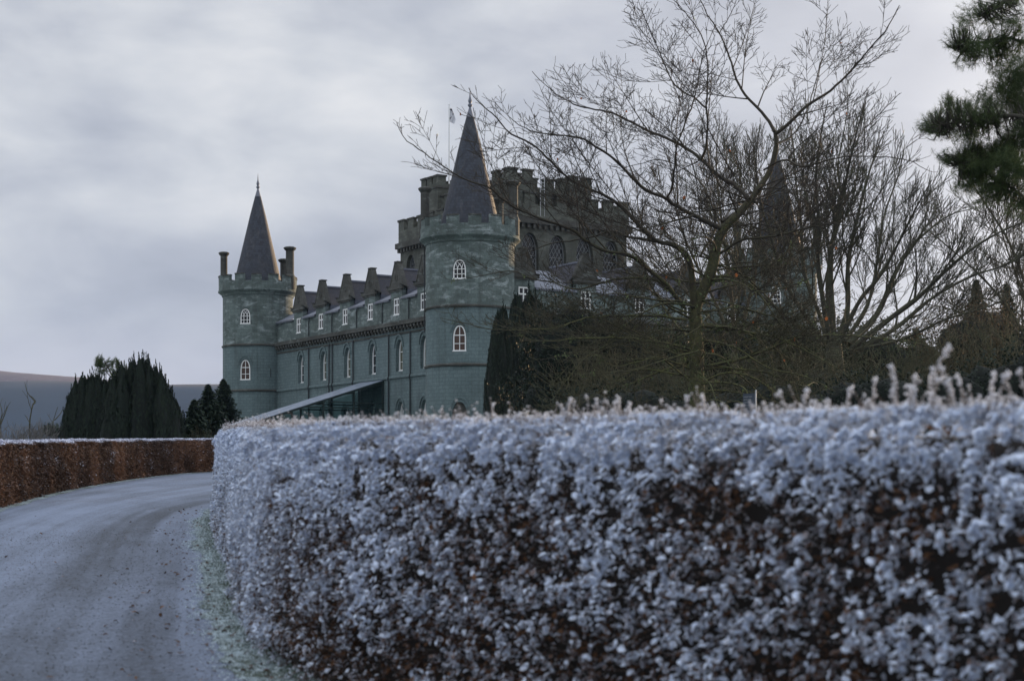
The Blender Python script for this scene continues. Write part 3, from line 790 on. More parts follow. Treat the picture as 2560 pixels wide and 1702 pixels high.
# ------------------------------------------------------------------ castle (local axes: x = v along the entrance front, y = u along the long side)
CB = 3.2
CASTLE = empty('castle', (-3.41, 130.0, CB), 'blue-green stone castle with slate cone-topped round towers and a battlemented keep', 'castle', R(32.34))
z_ = lambda rel: rel + EYE - CB        # height above the eye -> castle local z
def arch_pts(w, z0, z1, n=8, k=1.15):
    """pointed arch outline, anticlockwise from lower left; w wide, z0 foot, z1 apex"""
    rise = min((z1 - z0) * 0.6, w * k * 0.9)
    zs = z1 - rise
    pts = [(-w / 2, z0), (w / 2, z0)]
    for i in range(n + 1):
        t = i / n; x = w / 2 * (1 - t ** 1.0)
        # circular-ish flank
        a = math.sqrt(max(0.0, 1 - (1 - x / (w / 2)) ** 0.0 * (t) ** 2)) if False else t
        pts.append((w / 2 * math.cos(a * math.pi / 2) ** 0.85, zs + rise * math.sin(a * math.pi / 2) ** 0.95 if i < n else z1))
    right = pts[2:]
    left = [(-x, z) for x, z in reversed(right[:-1])]
    return [(-w / 2, z0), (w / 2, z0)] + right + left
def rect_pts(w, z0, z1):
    return [(-w / 2, z0), (w / 2, z0), (w / 2, z1), (-w / 2, z1)]
class Plane:
    """maps (s, z, depth outward) to castle coordinates"""
    def __init__(self, o, a, n): self.o = Vector((o[0], o[1], 0)); self.a = Vector((a[0], a[1], 0)); self.n = Vector((n[0], n[1], 0))
    def __call__(self, s, z, d=0.0): return self.o + self.a * s + self.n * d + Vector((0, 0, z))
def orient(q, n):
    nn = (q[1] - q[0]).cross(q[2] - q[0])
    return q if nn.dot(n) > 0 else list(reversed(q))
def walled(mb, pl, outer, holes, depth, mat=0, rim_mat=0, reveal=0.32):
    """wall slab with real openings"""
    polys = [[Vector((x, z, 0)) for x, z in outer]] + [[Vector((x, z, 0)) for x, z in h] for h in holes]
    flat = [p for q in polys for p in q]
    for tri in tessellate_polygon(polys):
        q = [flat[i] for i in tri]
        if (q[1] - q[0]).cross(q[2] - q[0]).length < 1e-7: continue
        P = orient([pl(p.x, p.y, 0) for p in q], pl.n)
        uvm = []
        for P_ in P:
            d_ = P_ - pl.o; uvm.append((d_.dot(pl.a) + 50, P_.z))
        mb.face(P, mat, uvm)
    for h in holes:
        for i in range(len(h)):
            a, b_ = h[i], h[(i + 1) % len(h)]
            mb.face([pl(a[0], a[1], 0), pl(b_[0], b_[1], 0), pl(b_[0], b_[1], -reveal), pl(a[0], a[1], -reveal)], rim_mat)
    if depth > 0:
        for i in range(len(outer)):
            a, b_ = outer[i], outer[(i + 1) % len(outer)]
            mb.face([pl(a[0], a[1], 0), pl(b_[0], b_[1], 0), pl(b_[0], b_[1], -depth), pl(a[0], a[1], -depth)], mat)
def shift(pts, s): return [(x + s, z) for x, z in pts]
def window(parent, pl, s, w, z0, z1, kind, depth=0.26, glass=None, name='arched_window', fw=0.10):
    """frame, bars and pane of one window; kinds: gothic, sash, cross, lattice"""
    mb = MB(); n = pl.n
    arch = kind != 'cross'
    out = arch_pts(w, z0, z1) if arch else rect_pts(w, z0, z1)
    cx, cz = 0, (z0 + z1) / 2
    def shrink(p, e):
        x, z = p
        return (x * (1 - 2 * e / w), z0 + e + (z - z0) * (1 - 2 * e / (z1 - z0)))
    inn = [shrink(p, fw) for p in out]
    d0, d1 = -depth, -depth + 0.07
    for i in range(len(out)):
        j = (i + 1) % len(out)
        a, b_, c, d = out[i], out[j], inn[j], inn[i]
        mb.face(orient([pl(s + a[0], a[1], d1), pl(s + b_[0], b_[1], d1), pl(s + c[0], c[1], d1), pl(s + d[0], d[1], d1)], n), 0)
        mb.face([pl(s + d[0], d[1], d1), pl(s + c[0], c[1], d1), pl(s + c[0], c[1], d0), pl(s + d[0], d[1], d0)], 0)
    # sill
    mb.bar(pl(s - w / 2 - 0.04, z0 + 0.03, d1), pl(s + w / 2 + 0.04, z0 + 0.03, d1), 0.09, 0.06, n, 0)
    bw = 0.05
    def inside_top(x):
        # height of the inner outline at x
        best = z0
        for i in range(len(inn)):
            a, b_ = inn[i], inn[(i + 1) % len(inn)]
            if (a[0] - x) * (b_[0] - x) <= 0 and abs(a[0] - b_[0]) > 1e-9:
                t = (x - a[0]) / (b_[0] - a[0]); best = max(best, a[1] + t * (b_[1] - a[1]))
        return best
    def half_at(z):
        best = 0
        for i in range(len(inn)):
            a, b_ = inn[i], inn[(i + 1) % len(inn)]
            if (a[1] - z) * (b_[1] - z) <= 0 and abs(a[1] - b_[1]) > 1e-9:
                t = (z - a[1]) / (b_[1] - a[1]); best = max(best, abs(a[0] + t * (b_[0] - a[0])))
        return best
    def vbar(x, za, zb, ww=bw): mb.bar(pl(s + x, za, d0 + 0.005), pl(s + x, zb, d0 + 0.005), ww, 0.04, n, 0)
    def hbar(z, ww=bw):
        h = half_at(z)
        mb.bar(pl(s - h, z, d0 + 0.003), pl(s + h, z, d0 + 0.003), ww, 0.04, n, 0)
    H = z1 - z0
    if kind == 'gothic':
        zs = z0 + H * 0.52
        for x in (-w * 0.17, w * 0.17): vbar(x, z0, zs)
        hbar(z0 + H * 0.27); hbar(zs)
        for x0, x1 in ((-w * 0.17, w * 0.32), (w * 0.17, -w * 0.32), (-w * 0.17, -w * 0.40), (w * 0.17, w * 0.40)):
            prev = (x0, zs)
            for q in range(1, 6):
                t = q / 5; x = x0 + (x1 - x0) * (t ** 1.5) * 0.9
                zc = zs + (z1 - zs) * 0.72 * math.sin(t * math.pi / 2) ** 1.0
                if abs(x) > half_at(min(zc, z1 - 0.02)) + 0.02: break
                mb.bar(pl(s + prev[0], prev[1], d0 + 0.004), pl(s + x, zc, d0 + 0.004), 0.045, 0.04, n, 0); prev = (x, zc)
    elif kind == 'sash':
        vbar(0, z0, inside_top(0)); 
        for q in (0.3, 0.62): hbar(z0 + H * q)
        mb.bar(pl(s - w / 2 + fw, z0 + H * 0.62, d0 + 0.002), pl(s + w / 2 - fw, z0 + H * 0.62, d0 + 0.002), 0.07, 0.05, n, 0)
    elif kind == 'cross':
        vbar(0, z0, z1, 0.12); hbar(z0 + H * 0.60, 0.12)
    elif kind == 'lattice':
        hbar(z0 + H * 0.45)
        for q in range(-5, 6):
            for sg in (1, -1):
                xa = q * w * 0.22; za = z0 + H * 0.02
                pts = []
                for t in range(24):
                    x = xa + sg * t * w * 0.06; z = za + t * H * 0.055
                    if z < z1 and abs(x) <= half_at(z): pts.append((x, z))
                if len(pts) > 1: mb.bar(pl(s + pts[0][0], pts[0][1], d0 + 0.004), pl(s + pts[-1][0], pts[-1][1], d0 + 0.004), 0.05, 0.04, n, 0)
    # pane
    P = [Vector((x, z, 0)) for x, z in out]
    for tri in tessellate_polygon([P]):
        mb.face(orient([pl(s + P[i].x, P[i].y, d0) for i in tri], n), 1)
    return mb.build(name, [M_DIMWHITE if kind == 'lattice' else M_WHITE, glass or M_GLASS], parent)
def hood(mb, pl, s, w, z0, z1, th=0.13, d=0.09, foot=0.45):
    """hood moulding over an arch"""
    pts = arch_pts(w, z0, z1)[1:]
    lim = z0 + (z1 - z0) * foot
    pts = [p for p in pts if p[1] > lim]
    for a, b_ in zip(pts[:-1], pts[1:]):
        mb.bar(pl(s + a[0], a[1], 0), pl(s + b_[0], b_[1], 0), th, d, pl.n, 0)

WD = R(-102.4 - 32.34)      # direction of the tower windows (bisects the corner)
ZB, ZTOP = z_(19.1), z_(20.9)
TR, PR = 3.60, 4.02
def round_tower(cx, cy, label, kinds, door=False, chims=(180, -18, 51), windows=True):
    mb = MB()
    # drum: one flat facet wide enough for the windows, the rest fine facets
    half = R(12.5); seg = 44
    angs = [WD + half + (2 * math.pi - 2 * half) * i / seg for i in range(seg + 1)]
    rows = [-0.7, z_(9.15), z_(13.8), ZB + 0.1]
    for r_i in range(3):
        za, zb = rows[r_i], rows[r_i + 1]
        mi = 0 if r_i < 2 else 1
        for i in range(seg):
            t0, t1 = angs[i], angs[i + 1]
            mb.face([(cx + TR * math.cos(t0), cy + TR * math.sin(t0), za), (cx + TR * math.cos(t1), cy + TR * math.sin(t1), za),
                     (cx + TR * math.cos(t1), cy + TR * math.sin(t1), zb), (cx + TR * math.cos(t0), cy + TR * math.sin(t0), zb)], mi,
                    [(t0 * TR, za), (t1 * TR, za), (t1 * TR, zb), (t0 * TR, zb)])
    rc = TR * math.cos(half); hw = TR * math.sin(half)
    pl = Plane((cx + rc * math.cos(WD), cy + rc * math.sin(WD)), (-math.sin(WD), math.cos(WD)), (math.cos(WD), math.sin(WD)))
    specs = []
    if windows:
        specs = [(1.06, z_(15.9), z_(17.45), kinds[0], M_GLASS), (1.06, z_(10.2), z_(12.25), kinds[1], M_CURTAIN)]
        if door: specs.append((1.2, -0.2, z_(6.15), 'door', None))
    for r_i in range(3):
        za, zb = rows[r_i], rows[r_i + 1]
        hs = [arch_pts(w + 0.08, a - 0.04, b_ + 0.05) for w, a, b_, k, g_ in specs if a > za - 0.9 and b_ < zb]
        hs = [[(x, max(z, za + 0.05)) for x, z in h] for h in hs]
        walled(mb, pl, rect_pts(2 * hw, za, zb), hs, 0, 0 if r_i < 2 else 1, 0 if r_i < 2 else 1, 0.2)
    tw = mb.build('round_tower', [M_STONE, M_STONE_UP], CASTLE)
    if label: tw['label'] = label
    for w, a, b_, k, g_ in specs:
        if k == 'door':
            d = MB(); P = [Vector((x, z, 0)) for x, z in arch_pts(w + 0.1, a, b_ + 0.05)]
            for tri in tessellate_polygon([P]): d.face(orient([pl(P[i].x, P[i].y, -0.18) for i in tri], pl.n))
            for x in (-0.36, -0.12, 0.12, 0.36): d.bar(pl(x, a, -0.178), pl(x, b_ - 0.5, -0.178), 0.03, 0.02, pl.n)
            d.build('blocked_doorway', M_STONE_DK, tw)
        else: window(tw, pl, 0, w, a, b_, k, 0.13, g_)
    # mouldings
    for zc in (z_(9.15), z_(13.8)):
        mb = MB()
        mb.lathe([(TR - 0.05, zc - 0.14), (TR + 0.10, zc - 0.10), (TR + 0.14, zc + 0.02), (TR - 0.05, zc + 0.14)], cx, cy, 56, 0)
        mb.build('string_course', M_STONE_DK, tw)
    if windows:
        for w, a, b_, k, g_ in specs[1:]:
            mb = MB(); hood(mb, pl, 0, w + 0.5, a, b_ + 0.42, 0.14, 0.08, 0.55); mb.build('hood_moulding', M_STONE, tw)
    # corbelled parapet with merlons
    mb = MB()
    mb.lathe([(TR - 0.1, ZB - 0.25), (TR + 0.08, ZB - 0.16), (TR + 0.14, ZB + 0.0), (PR + 0.07, ZB + 0.28), (PR + 0.07, ZB + 0.40), (PR, ZB + 0.42), (PR, ZB + 1.18), (PR - 0.36, ZB + 1.18), (PR - 0.36, ZB + 0.5), (0.0, ZB + 0.55)], cx, cy, 64, 0)
    nm = 14
    for i in range(nm):
        a0 = 2 * math.pi * i / nm + 0.1; a1 = a0 + 2 * math.pi / nm * 0.58; st = 4
        zt = ZTOP + rng.uniform(-0.04, 0.04)
        for q in range(st):
            t0 = a0 + (a1 - a0) * q / st; t1 = a0 + (a1 - a0) * (q + 1) / st
            ri, ro = PR - 0.36, PR
            c = lambda r, t, z: (cx + r * math.cos(t), cy + r * math.sin(t), z)
            mb.face([c(ro, t0, ZB + 1.18), c(ro, t1, ZB + 1.18), c(ro, t1, zt), c(ro, t0, zt)], 0, [(t0 * ro, ZB + 1.18), (t1 * ro, ZB + 1.18), (t1 * ro, zt), (t0 * ro, zt)])
            mb.face([c(ri, t1, ZB + 1.18), c(ri, t0, ZB + 1.18), c(ri, t0, zt), c(ri, t1, zt)], 0)
            # coping
            r2, r3 = ri - 0.05, ro + 0.06
            mb.face([c(r3, t0, zt), c(r3, t1, zt), c(r3, t1, zt + 0.12), c(r3, t0, zt + 0.12)], 1)
            mb.face([c(r2, t1, zt), c(r2, t0, zt), c(r2, t0, zt + 0.12), c(r2, t1, zt + 0.12)], 1)
            mb.face([c(r3, t0, zt + 0.12), c(r3, t1, zt + 0.12), c(r2, t1, zt + 0.16), c(r2, t0, zt + 0.16)], 1)
            mb.face([c(r3, t1, zt), c(r3, t0, zt), c(r2, t0, zt), c(r2, t1, zt)], 1)
        for t, sg in ((a0, 1), (a1, -1)):
            q = [c(PR - 0.36, t, ZB + 1.18), c(PR, t, ZB + 1.18), c(PR + 0.0, t, zt + 0.12), c(PR - 0.36, t, zt + 0.12)]
            mb.face(q if sg > 0 else q[::-1], 0)
    mb.build('parapet', [M_STONE_UP, M_STONE_DK], tw)
    # conical slate roof with lead tip and finial
    mb = MB()
    zb_, za_ = ZB + 0.5, z_(30.2)
    prof = [(2.62, zb_), (2.33, z_(21.0)), (1.42, z_(24.9)), (0.86, z_(27.3)), (0.31, z_(29.45))]
    mb.lathe(prof, cx, cy, 40, 0, sc=1.0)
    rf = mb.build('cone_roof', M_CONE, tw)
    for p in rf.data.polygons: p.use_smooth = False
    mb = MB()
    mb.lathe([(0.33, z_(29.4)), (0.11, za_ - 0.05), (0.07, za_ + 0.05), (0.17, za_ + 0.16), (0.19, za_ + 0.26), (0.10, za_ + 0.36), (0.12, za_ + 0.44), (0.16, za_ + 0.58), (0.06, za_ + 0.95), (0.0, za_ + 1.75)], cx, cy, 12, 0)
    mb.build('finial', M_LEAD, tw)
    # chimneys standing on the rim
    for k, deg in enumerate(chims):
        a = R(deg - 32.34); rr = PR - 0.36
        qx, qy = cx + rr * math.cos(a), cy + rr * math.sin(a)
        w = (0.36, 0.42, 0.40)[k % 3]; top = (z_(23.7), z_(24.0), z_(23.3))[k % 3]
        c = MB()
        c.lathe([(w * 1.25, ZB + 0.6), (w * 1.25, ZTOP + 0.15), (w, ZTOP + 0.35), (w, top - 0.35), (w * 1.25, top - 0.28), (w * 1.55, top - 0.12), (w * 1.55, top - 0.02), (w * 1.2, top + 0.06), (0, top + 0.06)], qx, qy, 8, 0, a0=R(22.5))
        c.build('chimney', M_STONE_DK, tw)
    return tw
TL = 43.0; TV = 33.0
t1 = round_tower(0, 0, 'nearest round tower, with three window levels and white weathering', ('gothic', 'sash'), True, (180, -18, 51))
t2 = round_tower(0, TL, 'farther round tower at the left end', ('gothic', 'sash'), False, (172, -18, 51))
t3 = round_tower(TV, 0, 'round tower half hidden by bare trees', ('gothic', 'sash'), False, (180, -18, 51))
# arrow slit on the left tower, pipes
def pipe(parent, pts, r=0.06):
    tb_ = Tubes(); tb_.add(pts, [r] * len(pts), 6)
    return tb_.build('drainpipe', M_PIPE, parent)

def wing(origin, a, n, s0, s1, cents, mains, lows, pipes, label, nd_bars=True):
    """long two-and-a-half storey side: facade with dormer gablets, cornice, roof"""
    pl = Plane(origin, a, n)
    ze = z_(16.1); zb = -0.7
    outer = [(s0, zb), (s1, zb), (s1, ze)]
    for c in sorted(cents, reverse=True):
        outer += [(c + 1.05, ze), (c + 1.05, z_(17.0)), (c - 1.05, z_(17.0)), (c - 1.05, ze)]
    outer += [(s0, ze)]
    # facade in two bands so the upper storey can be the weathered stone
    zc = z_(13.75)
    hu = [shift(rect_pts(1.08, z_(14.6), z_(16.15)), c) for c in cents]
    up = [(s0, zc), (s1, zc)] + outer[2:]
    mb = MB()
    walled(mb, pl, up, hu, 0.45, 1, 1)
    for c in cents:
        walled(mb, pl, [(c - 1.32, z_(17.0)), (c + 1.32, z_(17.0)), (c + 0.27, z_(19.3)), (c - 0.27, z_(19.3))], [], 0.45, 2, 2)
    zm = z_(9.05)
    hm = [shift(arch_pts(1.30, z_(9.62), z_(12.45)), c) for c in mains]
    walled(mb, pl, [(s0, zm), (s1, zm), (s1, zc), (s0, zc)], hm, 0, 0, 0, 0.42)
    hl = [shift(arch_pts(1.30, z_(4.4), z_(6.95)), c) for c in lows]
    walled(mb, pl, [(s0, zb), (s1, zb), (s1, zm), (s0, zm)], hl, 0, 0, 0, 0.42)
    w = mb.build('wing', [M_STONE, M_STONE_UP, M_STONE_DK], CASTLE)
    if label: w['label'] = label
    for k, c in enumerate(cents): window(w, pl, c, 1.06, z_(14.62), z_(16.13), 'cross', 0.12, name='attic_window', fw=0.13)
    for k, c in enumerate(mains): window(w, pl, c, 1.28, z_(9.64), z_(12.42), 'sash', 0.40, M_BLIND if k % 3 else M_GLASS, fw=0.15)
    for k, c in enumerate(lows): window(w, pl, c, 1.28, z_(4.42), z_(6.92), 'gothic', 0.40, fw=0.15)
    # hood mouldings, cornice on brackets, string course
    for c in mains:
        mb = MB(); hood(mb, pl, c, 1.75, z_(9.62), z_(12.85), 0.13, 0.1, 0.62); mb.build('hood_moulding', M_STONE, w)
    for c in lows:
        mb = MB(); hood(mb, pl, c, 1.75, z_(4.4), z_(7.25), 0.13, 0.1, 0.6); mb.build('hood_moulding', M_STONE, w)
    mb = MB()
    def band(z0, z1, d, mi=0):
        q = [(0, z0), (d, z0 + 0.02), (d, z1), (0, z1 + 0.08)]
        for i in range(3):
            A, B = q[i], q[i + 1]
            mb.face(orient([pl(s0, A[1], A[0]), pl(s1, A[1], A[0]), pl(s1, B[1], B[0]), pl(s0, B[1], B[0])], pl.n + Vector((0, 0, 0.5 if i == 2 else (-0.5 if i == 0 else 0)))), mi)
    band(z_(13.62), z_(14.0), 0.42); band(z_(12.86), z_(12.96), 0.08)
    s = s0 + 0.3
    while s < s1:
        for dz, dd in ((0.0, 0.34), (-0.18, 0.22)):
            mb.bar(pl(s, z_(13.60) + dz, 0), pl(s, z_(13.36) + dz, 0), 0.30, dd, pl.n, 0)
        s += 0.62
    mb.build('bracketed_cornice', M_STONE_DK, w)
    mb = MB(); band(z_(9.0), z_(9.2), 0.14); mb.build('string_course', M_STONE, w)
    # gablet mouldings and carved panels
    for c in cents:
        g_ = MB()
        g_.bar(pl(c - 1.42, z_(17.0), 0), pl(c + 1.42, z_(17.0), 0), 0.26, 0.2, pl.n, 0)
        g_.bar(pl(c - 1.20, z_(16.78), 0), pl(c + 1.20, z_(16.78), 0), 0.16, 0.12, pl.n, 0)
        for sg in (-1, 1):
            g_.bar(pl(c + sg * 1.30, z_(17.05), 0), pl(c + sg * 0.25, z_(19.30), 0), 0.10, 0.035, pl.n, 0)
            g_.bar(pl(c + sg * 1.34, z_(17.0), -0.5), pl(c + sg * 1.34, z_(17.25), 0.12), 0.3, 0.2, pl.n, 0)
        # flat stone on the tip
        P = [pl(c - 0.33, z_(19.3), 0.06), pl(c + 0.33, z_(19.3), 0.06), pl(c + 0.33, z_(19.3), -0.55), pl(c - 0.33, z_(19.3), -0.55)]
        Q = [p + Vector((0, 0, 0.1)) for p in P]
        g_.face(Q, 0)
        for i in range(4): g_.face([P[i], P[(i + 1) % 4], Q[(i + 1) % 4], Q[i]], 0)
        # roundel
        pr = []
        for q in range(8):
            t = q / 8 * 2 * math.pi; pr.append((c + 0.22 * math.cos(t), z_(17.95) + 0.30 * math.sin(t)))
        for i in range(8):
            g_.bar(pl(pr[i][0], pr[i][1], 0), pl(pr[(i + 1) % 8][0], pr[(i + 1) % 8][1], 0), 0.08, 0.04, pl.n, 0)
        g_.build('gablet_moulding', M_STONE_DK, w)
        # slate roof running back from the gablet, with a lead ridge
        d_ = MB()
        zr = z_(18.75)
        for sg in (-1, 1):
            q = [pl(c + sg * 1.30, z_(16.85), -0.44), pl(c, zr, -0.44), pl(c, zr, -5.6), pl(c + sg * 1.30, z_(16.85), -5.6)]
            d_.face(orient(q, pl.a * sg + Vector((0, 0, 1))), 0, [(0, 0), (0, 2.3), (5.2, 2.3), (5.2, 0)])
            q = [pl(c + sg * 1.05, z_(15.9), -0.44), pl(c + sg * 1.30, z_(16.85), -0.44), pl(c + sg * 1.30, z_(16.85), -5.6), pl(c + sg * 1.05, z_(15.9), -5.6)]
            d_.face(orient(q, pl.a * sg), 1)
        d_.bar(pl(c, zr - 0.06, -0.44), pl(c, zr - 0.06, -5.6), 0.22, 0.16, (0, 0, 1), 1)
        d_.build('dormer_roof', [M_SLATE, M_LEAD], w)
    # main roof slope between the dormers and gutter
    mb = MB()
    q = [pl(s0, z_(16.02), 0.18), pl(s1, z_(16.02), 0.18), pl(s1, z_(18.5), -5.5), pl(s0, z_(18.5), -5.5)]
    es = sorted(cents); cuts = [s0] + [v for c in es for v in (c - 1.06, c + 1.06)] + [s1]
    for A, B in zip(cuts[0::2], cuts[1::2]):
        if B - A < 0.05: continue
        mb.face(orient([pl(A, z_(16.08), 0.22), pl(B, z_(16.08), 0.22), pl(B, z_(17.9), -3.6), pl(A, z_(17.9), -3.6)], Vector((0, 0, 1))), 0, [(A, 0), (B, 0), (B, 4), (A, 4)])
        mb.bar(pl(A, z_(16.0), 0.02), pl(B, z_(16.0), 0.02), 0.12, 0.2, pl.n, 1)
    mb.face(orient([pl(s0, z_(17.85), -3.5), pl(s1, z_(17.85), -3.5), pl(s1, z_(18.45), -5.6), pl(s0, z_(18.45), -5.6)], Vector((0, 0, 1))), 0)
    mb.face(orient([pl(s0, z_(18.45), -5.6), pl(s1, z_(18.45), -5.6), pl(s1, z_(16.5), -9.5), pl(s0, z_(16.5), -9.5)], Vector((0, 0, 1))), 0)
    mb.build('slate_roof', [M_SLATE, M_LEAD], w)
    for s in pipes:
        pipe(w, [pl(s, z_(13.0), 0.12), pl(s, z_(9.3), 0.12), pl(s, z_(9.0), 0.22), pl(s, z_(8.8), 0.12), pl(s, 0, 0.12)], 0.065)
    for A, B in zip(es[:-1], es[1:]):
        s = (A + B) / 2
        pipe(w, [pl(s - 0.35, z_(16.0), 0.16), pl(s, z_(15.6), 0.09), pl(s, z_(14.1), 0.09)], 0.05)
    return pl, w
def u_of(pxx, v=0.6):
    r = (pxx - HX) / FPX
    return ((-3.41 + 0.845 * v) - r * (130 + 0.535 * v)) / (0.535 + 0.845 * r)
def v_of(pxx, u=0.6):
    r = (pxx - HX) / FPX
    return ((-3.41 - 0.535 * u) - r * (130 + 0.845 * u)) / (r * 0.535 - 0.845)
cents = [u_of(p) for p in (746, 801.5, 862, 925, 990.5, 1058)]
mains = [u_of(p) for p in (752, 808, 868, 931, 998, 1060)]
lows = [u_of(p) for p in (808, 864, 931, 1001, 1061)]
pipes = [u_of(p) for p in (774, 825, 833, 885, 974, 1028)]
PLW, WINGW = wing((0.6, 0), (0, 1), (-1, 0), 2.8, 40.4, cents, mains, lows, pipes, 'long side wing with six gabled dormers')
cv = [v_of(p) for p in (1310, 1465, 1600, 1720, 1830)]
PLF, WINGF = wing((0, 0.6), (1, 0), (0, -1), 2.8, 30.2, cv, cv, cv, [v_of(1390), v_of(1540)], 'entrance front half hidden behind bare branches')
# plain rear and far sides close the block
mb = MB()
mb.box(1.2, TV - 0.6, 1.2, TL - 0.6, -0.7, z_(16.0), 0)
mb.build('rear_walls', M_STONE, CASTLE)

# keep rising from the middle
KX0, KX1, KY0, KY1 = 10.65, 23.9, 11.0, 31.6
mb = MB()
def wallbox(mb, x0, x1, y0, y1, z0, z1, holes=None, mat=0):
    """four walls; holes = {side: [outlines]} on sides 'w' (x0) and 's' (y0)"""
    plw = Plane((x0, 0), (0, 1), (-1, 0)); pls = Plane((0, y0), (1, 0), (0, -1))
    holes = holes or {}
    walled(mb, plw, [(y0, z0), (y1, z0), (y1, z1), (y0, z1)], holes.get('w', []), 0, mat, mat, 0.5)
    walled(mb, pls, [(x0, z0), (x1, z0), (x1, z1), (x0, z1)], holes.get('s', []), 0, mat, mat, 0.5)
    mb.face([(x1, y0, z0), (x1, y1, z0), (x1, y1, z1), (x1, y0, z1)], mat)
    mb.face([(x1, y1, z0), (x0, y1, z0), (x0, y1, z1), (x1, y1, z1)], mat)
    mb.face([(x0, y0, z1), (x1, y0, z1), (x1, y1, z1), (x0, y1, z1)], mat)
    return plw, pls
def merlons(mb, x0, x1, y0, y1, z, h, w=1.15, gap=0.75, t=0.4, sides='wsen'):
    for side in sides:
        A, B = (y0, y1) if side in 'we' else (x0, x1)
        n_ = max(2, round((B - A + gap) / (w + gap))); g2 = (B - A - n_ * w) / (n_ - 1)
        for i in range(n_):
            a = A + i * (w + g2); b_ = a + w; hh = h + rng.uniform(-0.05, 0.05)
            if side in 'we':
                xa = x0 if side == 'w' else x1 - t
                q = (xa, xa + t, a, b_)
            else:
                ya = y0 if side == 's' else y1 - t
                q = (a, b_, ya, ya + t)
            e = 0.002 * (1 + 'wsen'.index(side))
            mb.box(q[0] + e, q[1] + e, q[2] + e, q[3] + e, z, z + hh, 0)
            mb.box(q[0] - 0.09 + e, q[1] + 0.09 + e, q[2] - 0.09 + e, q[3] + 0.09 + e, z + hh, z + hh + 0.16, 1)
kw_w = [KY0 + 2.5 + 4.0 * i for i in range(5)]
kw_s = [KX0 + 2.3 + 3.05 * i for i in range(4)]
hk = {'w': [shift(arch_pts(1.9, z_(18.9), z_(22.6)), c) for c in kw_w], 's': [shift(arch_pts(1.9, z_(18.9), z_(22.6)), c) for c in kw_s]}
plw, pls = wallbox(mb, KX0, KX1, KY0, KY1, z_(16.0), z_(23.4), hk)
keep = mb.build('keep', M_KEEP, CASTLE)
for c in kw_w: window(keep, plw, c, 1.86, z_(18.92), z_(22.56), 'lattice', 0.45, name='lattice_window')
for c in kw_s: window(keep, pls, c, 1.86, z_(18.92), z_(22.56), 'lattice', 0.45, name='lattice_window')
mb = MB()
e = 0.42
# overhanging battlement carried on brackets
mb.box(KX0 - e, KX1 + e, KY0 - e, KY1 + e, z_(23.4), z_(23.95), 1)
mb.box(KX0 - 0.15, KX1 + 0.15, KY0 - 0.15, KY1 + 0.15, z_(23.95), z_(25.2), 0)
merlons(mb, KX0 - 0.15, KX1 + 0.15, KY0 - 0.15, KY1 + 0.15, z_(25.2), 0.95)
s = KY0
while s < KY1:
    mb.box(KX0 - 0.3, KX0 + 0.004, s, s + 0.28, z_(23.0), z_(23.4), 1); s += 0.62
s = KX0
while s < KX1:
    mb.box(s, s + 0.28, KY0 - 0.3, KY0 + 0.004, z_(23.0), z_(23.4), 1); s += 0.62
mb.build('battlement', [M_KEEP, M_STONE_DK], keep)
UX0, UX1, UY0, UY1 = 11.0, 19.6, 11.4, 26.9
mb = MB()
wallbox(mb, UX0, UX1, UY0, UY1, z_(25.1), z_(26.9))
mb.box(UX0 - 0.12, UX1 + 0.12, UY0 - 0.12, UY1 + 0.12, z_(26.0), z_(26.18), 1)
merlons(mb, UX0, UX1, UY0, UY1, z_(26.9), 0.72, 1.15, 0.55)
up = mb.build('upper_keep', [M_KEEP, M_STONE_DK], CASTLE)
# corner turrets of the upper keep
def turret(x0, y0, w, d, z0, z1):
    mb = MB()
    wallbox(mb, x0, x0 + w, y0, y0 + d, z0, z1 - 0.75)
    merlons(mb, x0, x0 + w, y0, y0 + d, z1 - 0.75, 0.65, 0.95, 0.45, 0.35)
    mb.box(x0 - 0.08, x0 + w + 0.08, y0 - 0.08, y0 + d + 0.08, z1 - 1.25, z1 - 1.08, 1)
    mb.build('corner_turret', [M_KEEP, M_STONE_DK], up)
turret(UX0 - 0.3, UY0 - 0.3, 2.6, 2.9, z_(24.9), z_(28.35))
turret(UX0 - 0.35, UY1 - 2.9, 3.0, 3.3, z_(24.9), z_(29.75))
turret(UX1 - 2.2, UY0 - 0.3, 2.5, 2.4, z_(24.9), z_(28.2))
# ladder on the roof of the keep
mb = MB()
pb = Plane((UX0 + 3.0, UY0 - 0.5), (1, 0), (0, -1))
for x in (0, 0.45): mb.bar(pb(x, z_(24.2), 0), pb(x, z_(27.9), 0), 0.05, 0.05, pb.n)
for q in range(11): mb.bar(pb(0, z_(24.4) + q * 0.32, 0), pb(0.45, z_(24.4) + q * 0.32, 0), 0.04, 0.04, pb.n)
mb.build('ladder', M_METAL, up)
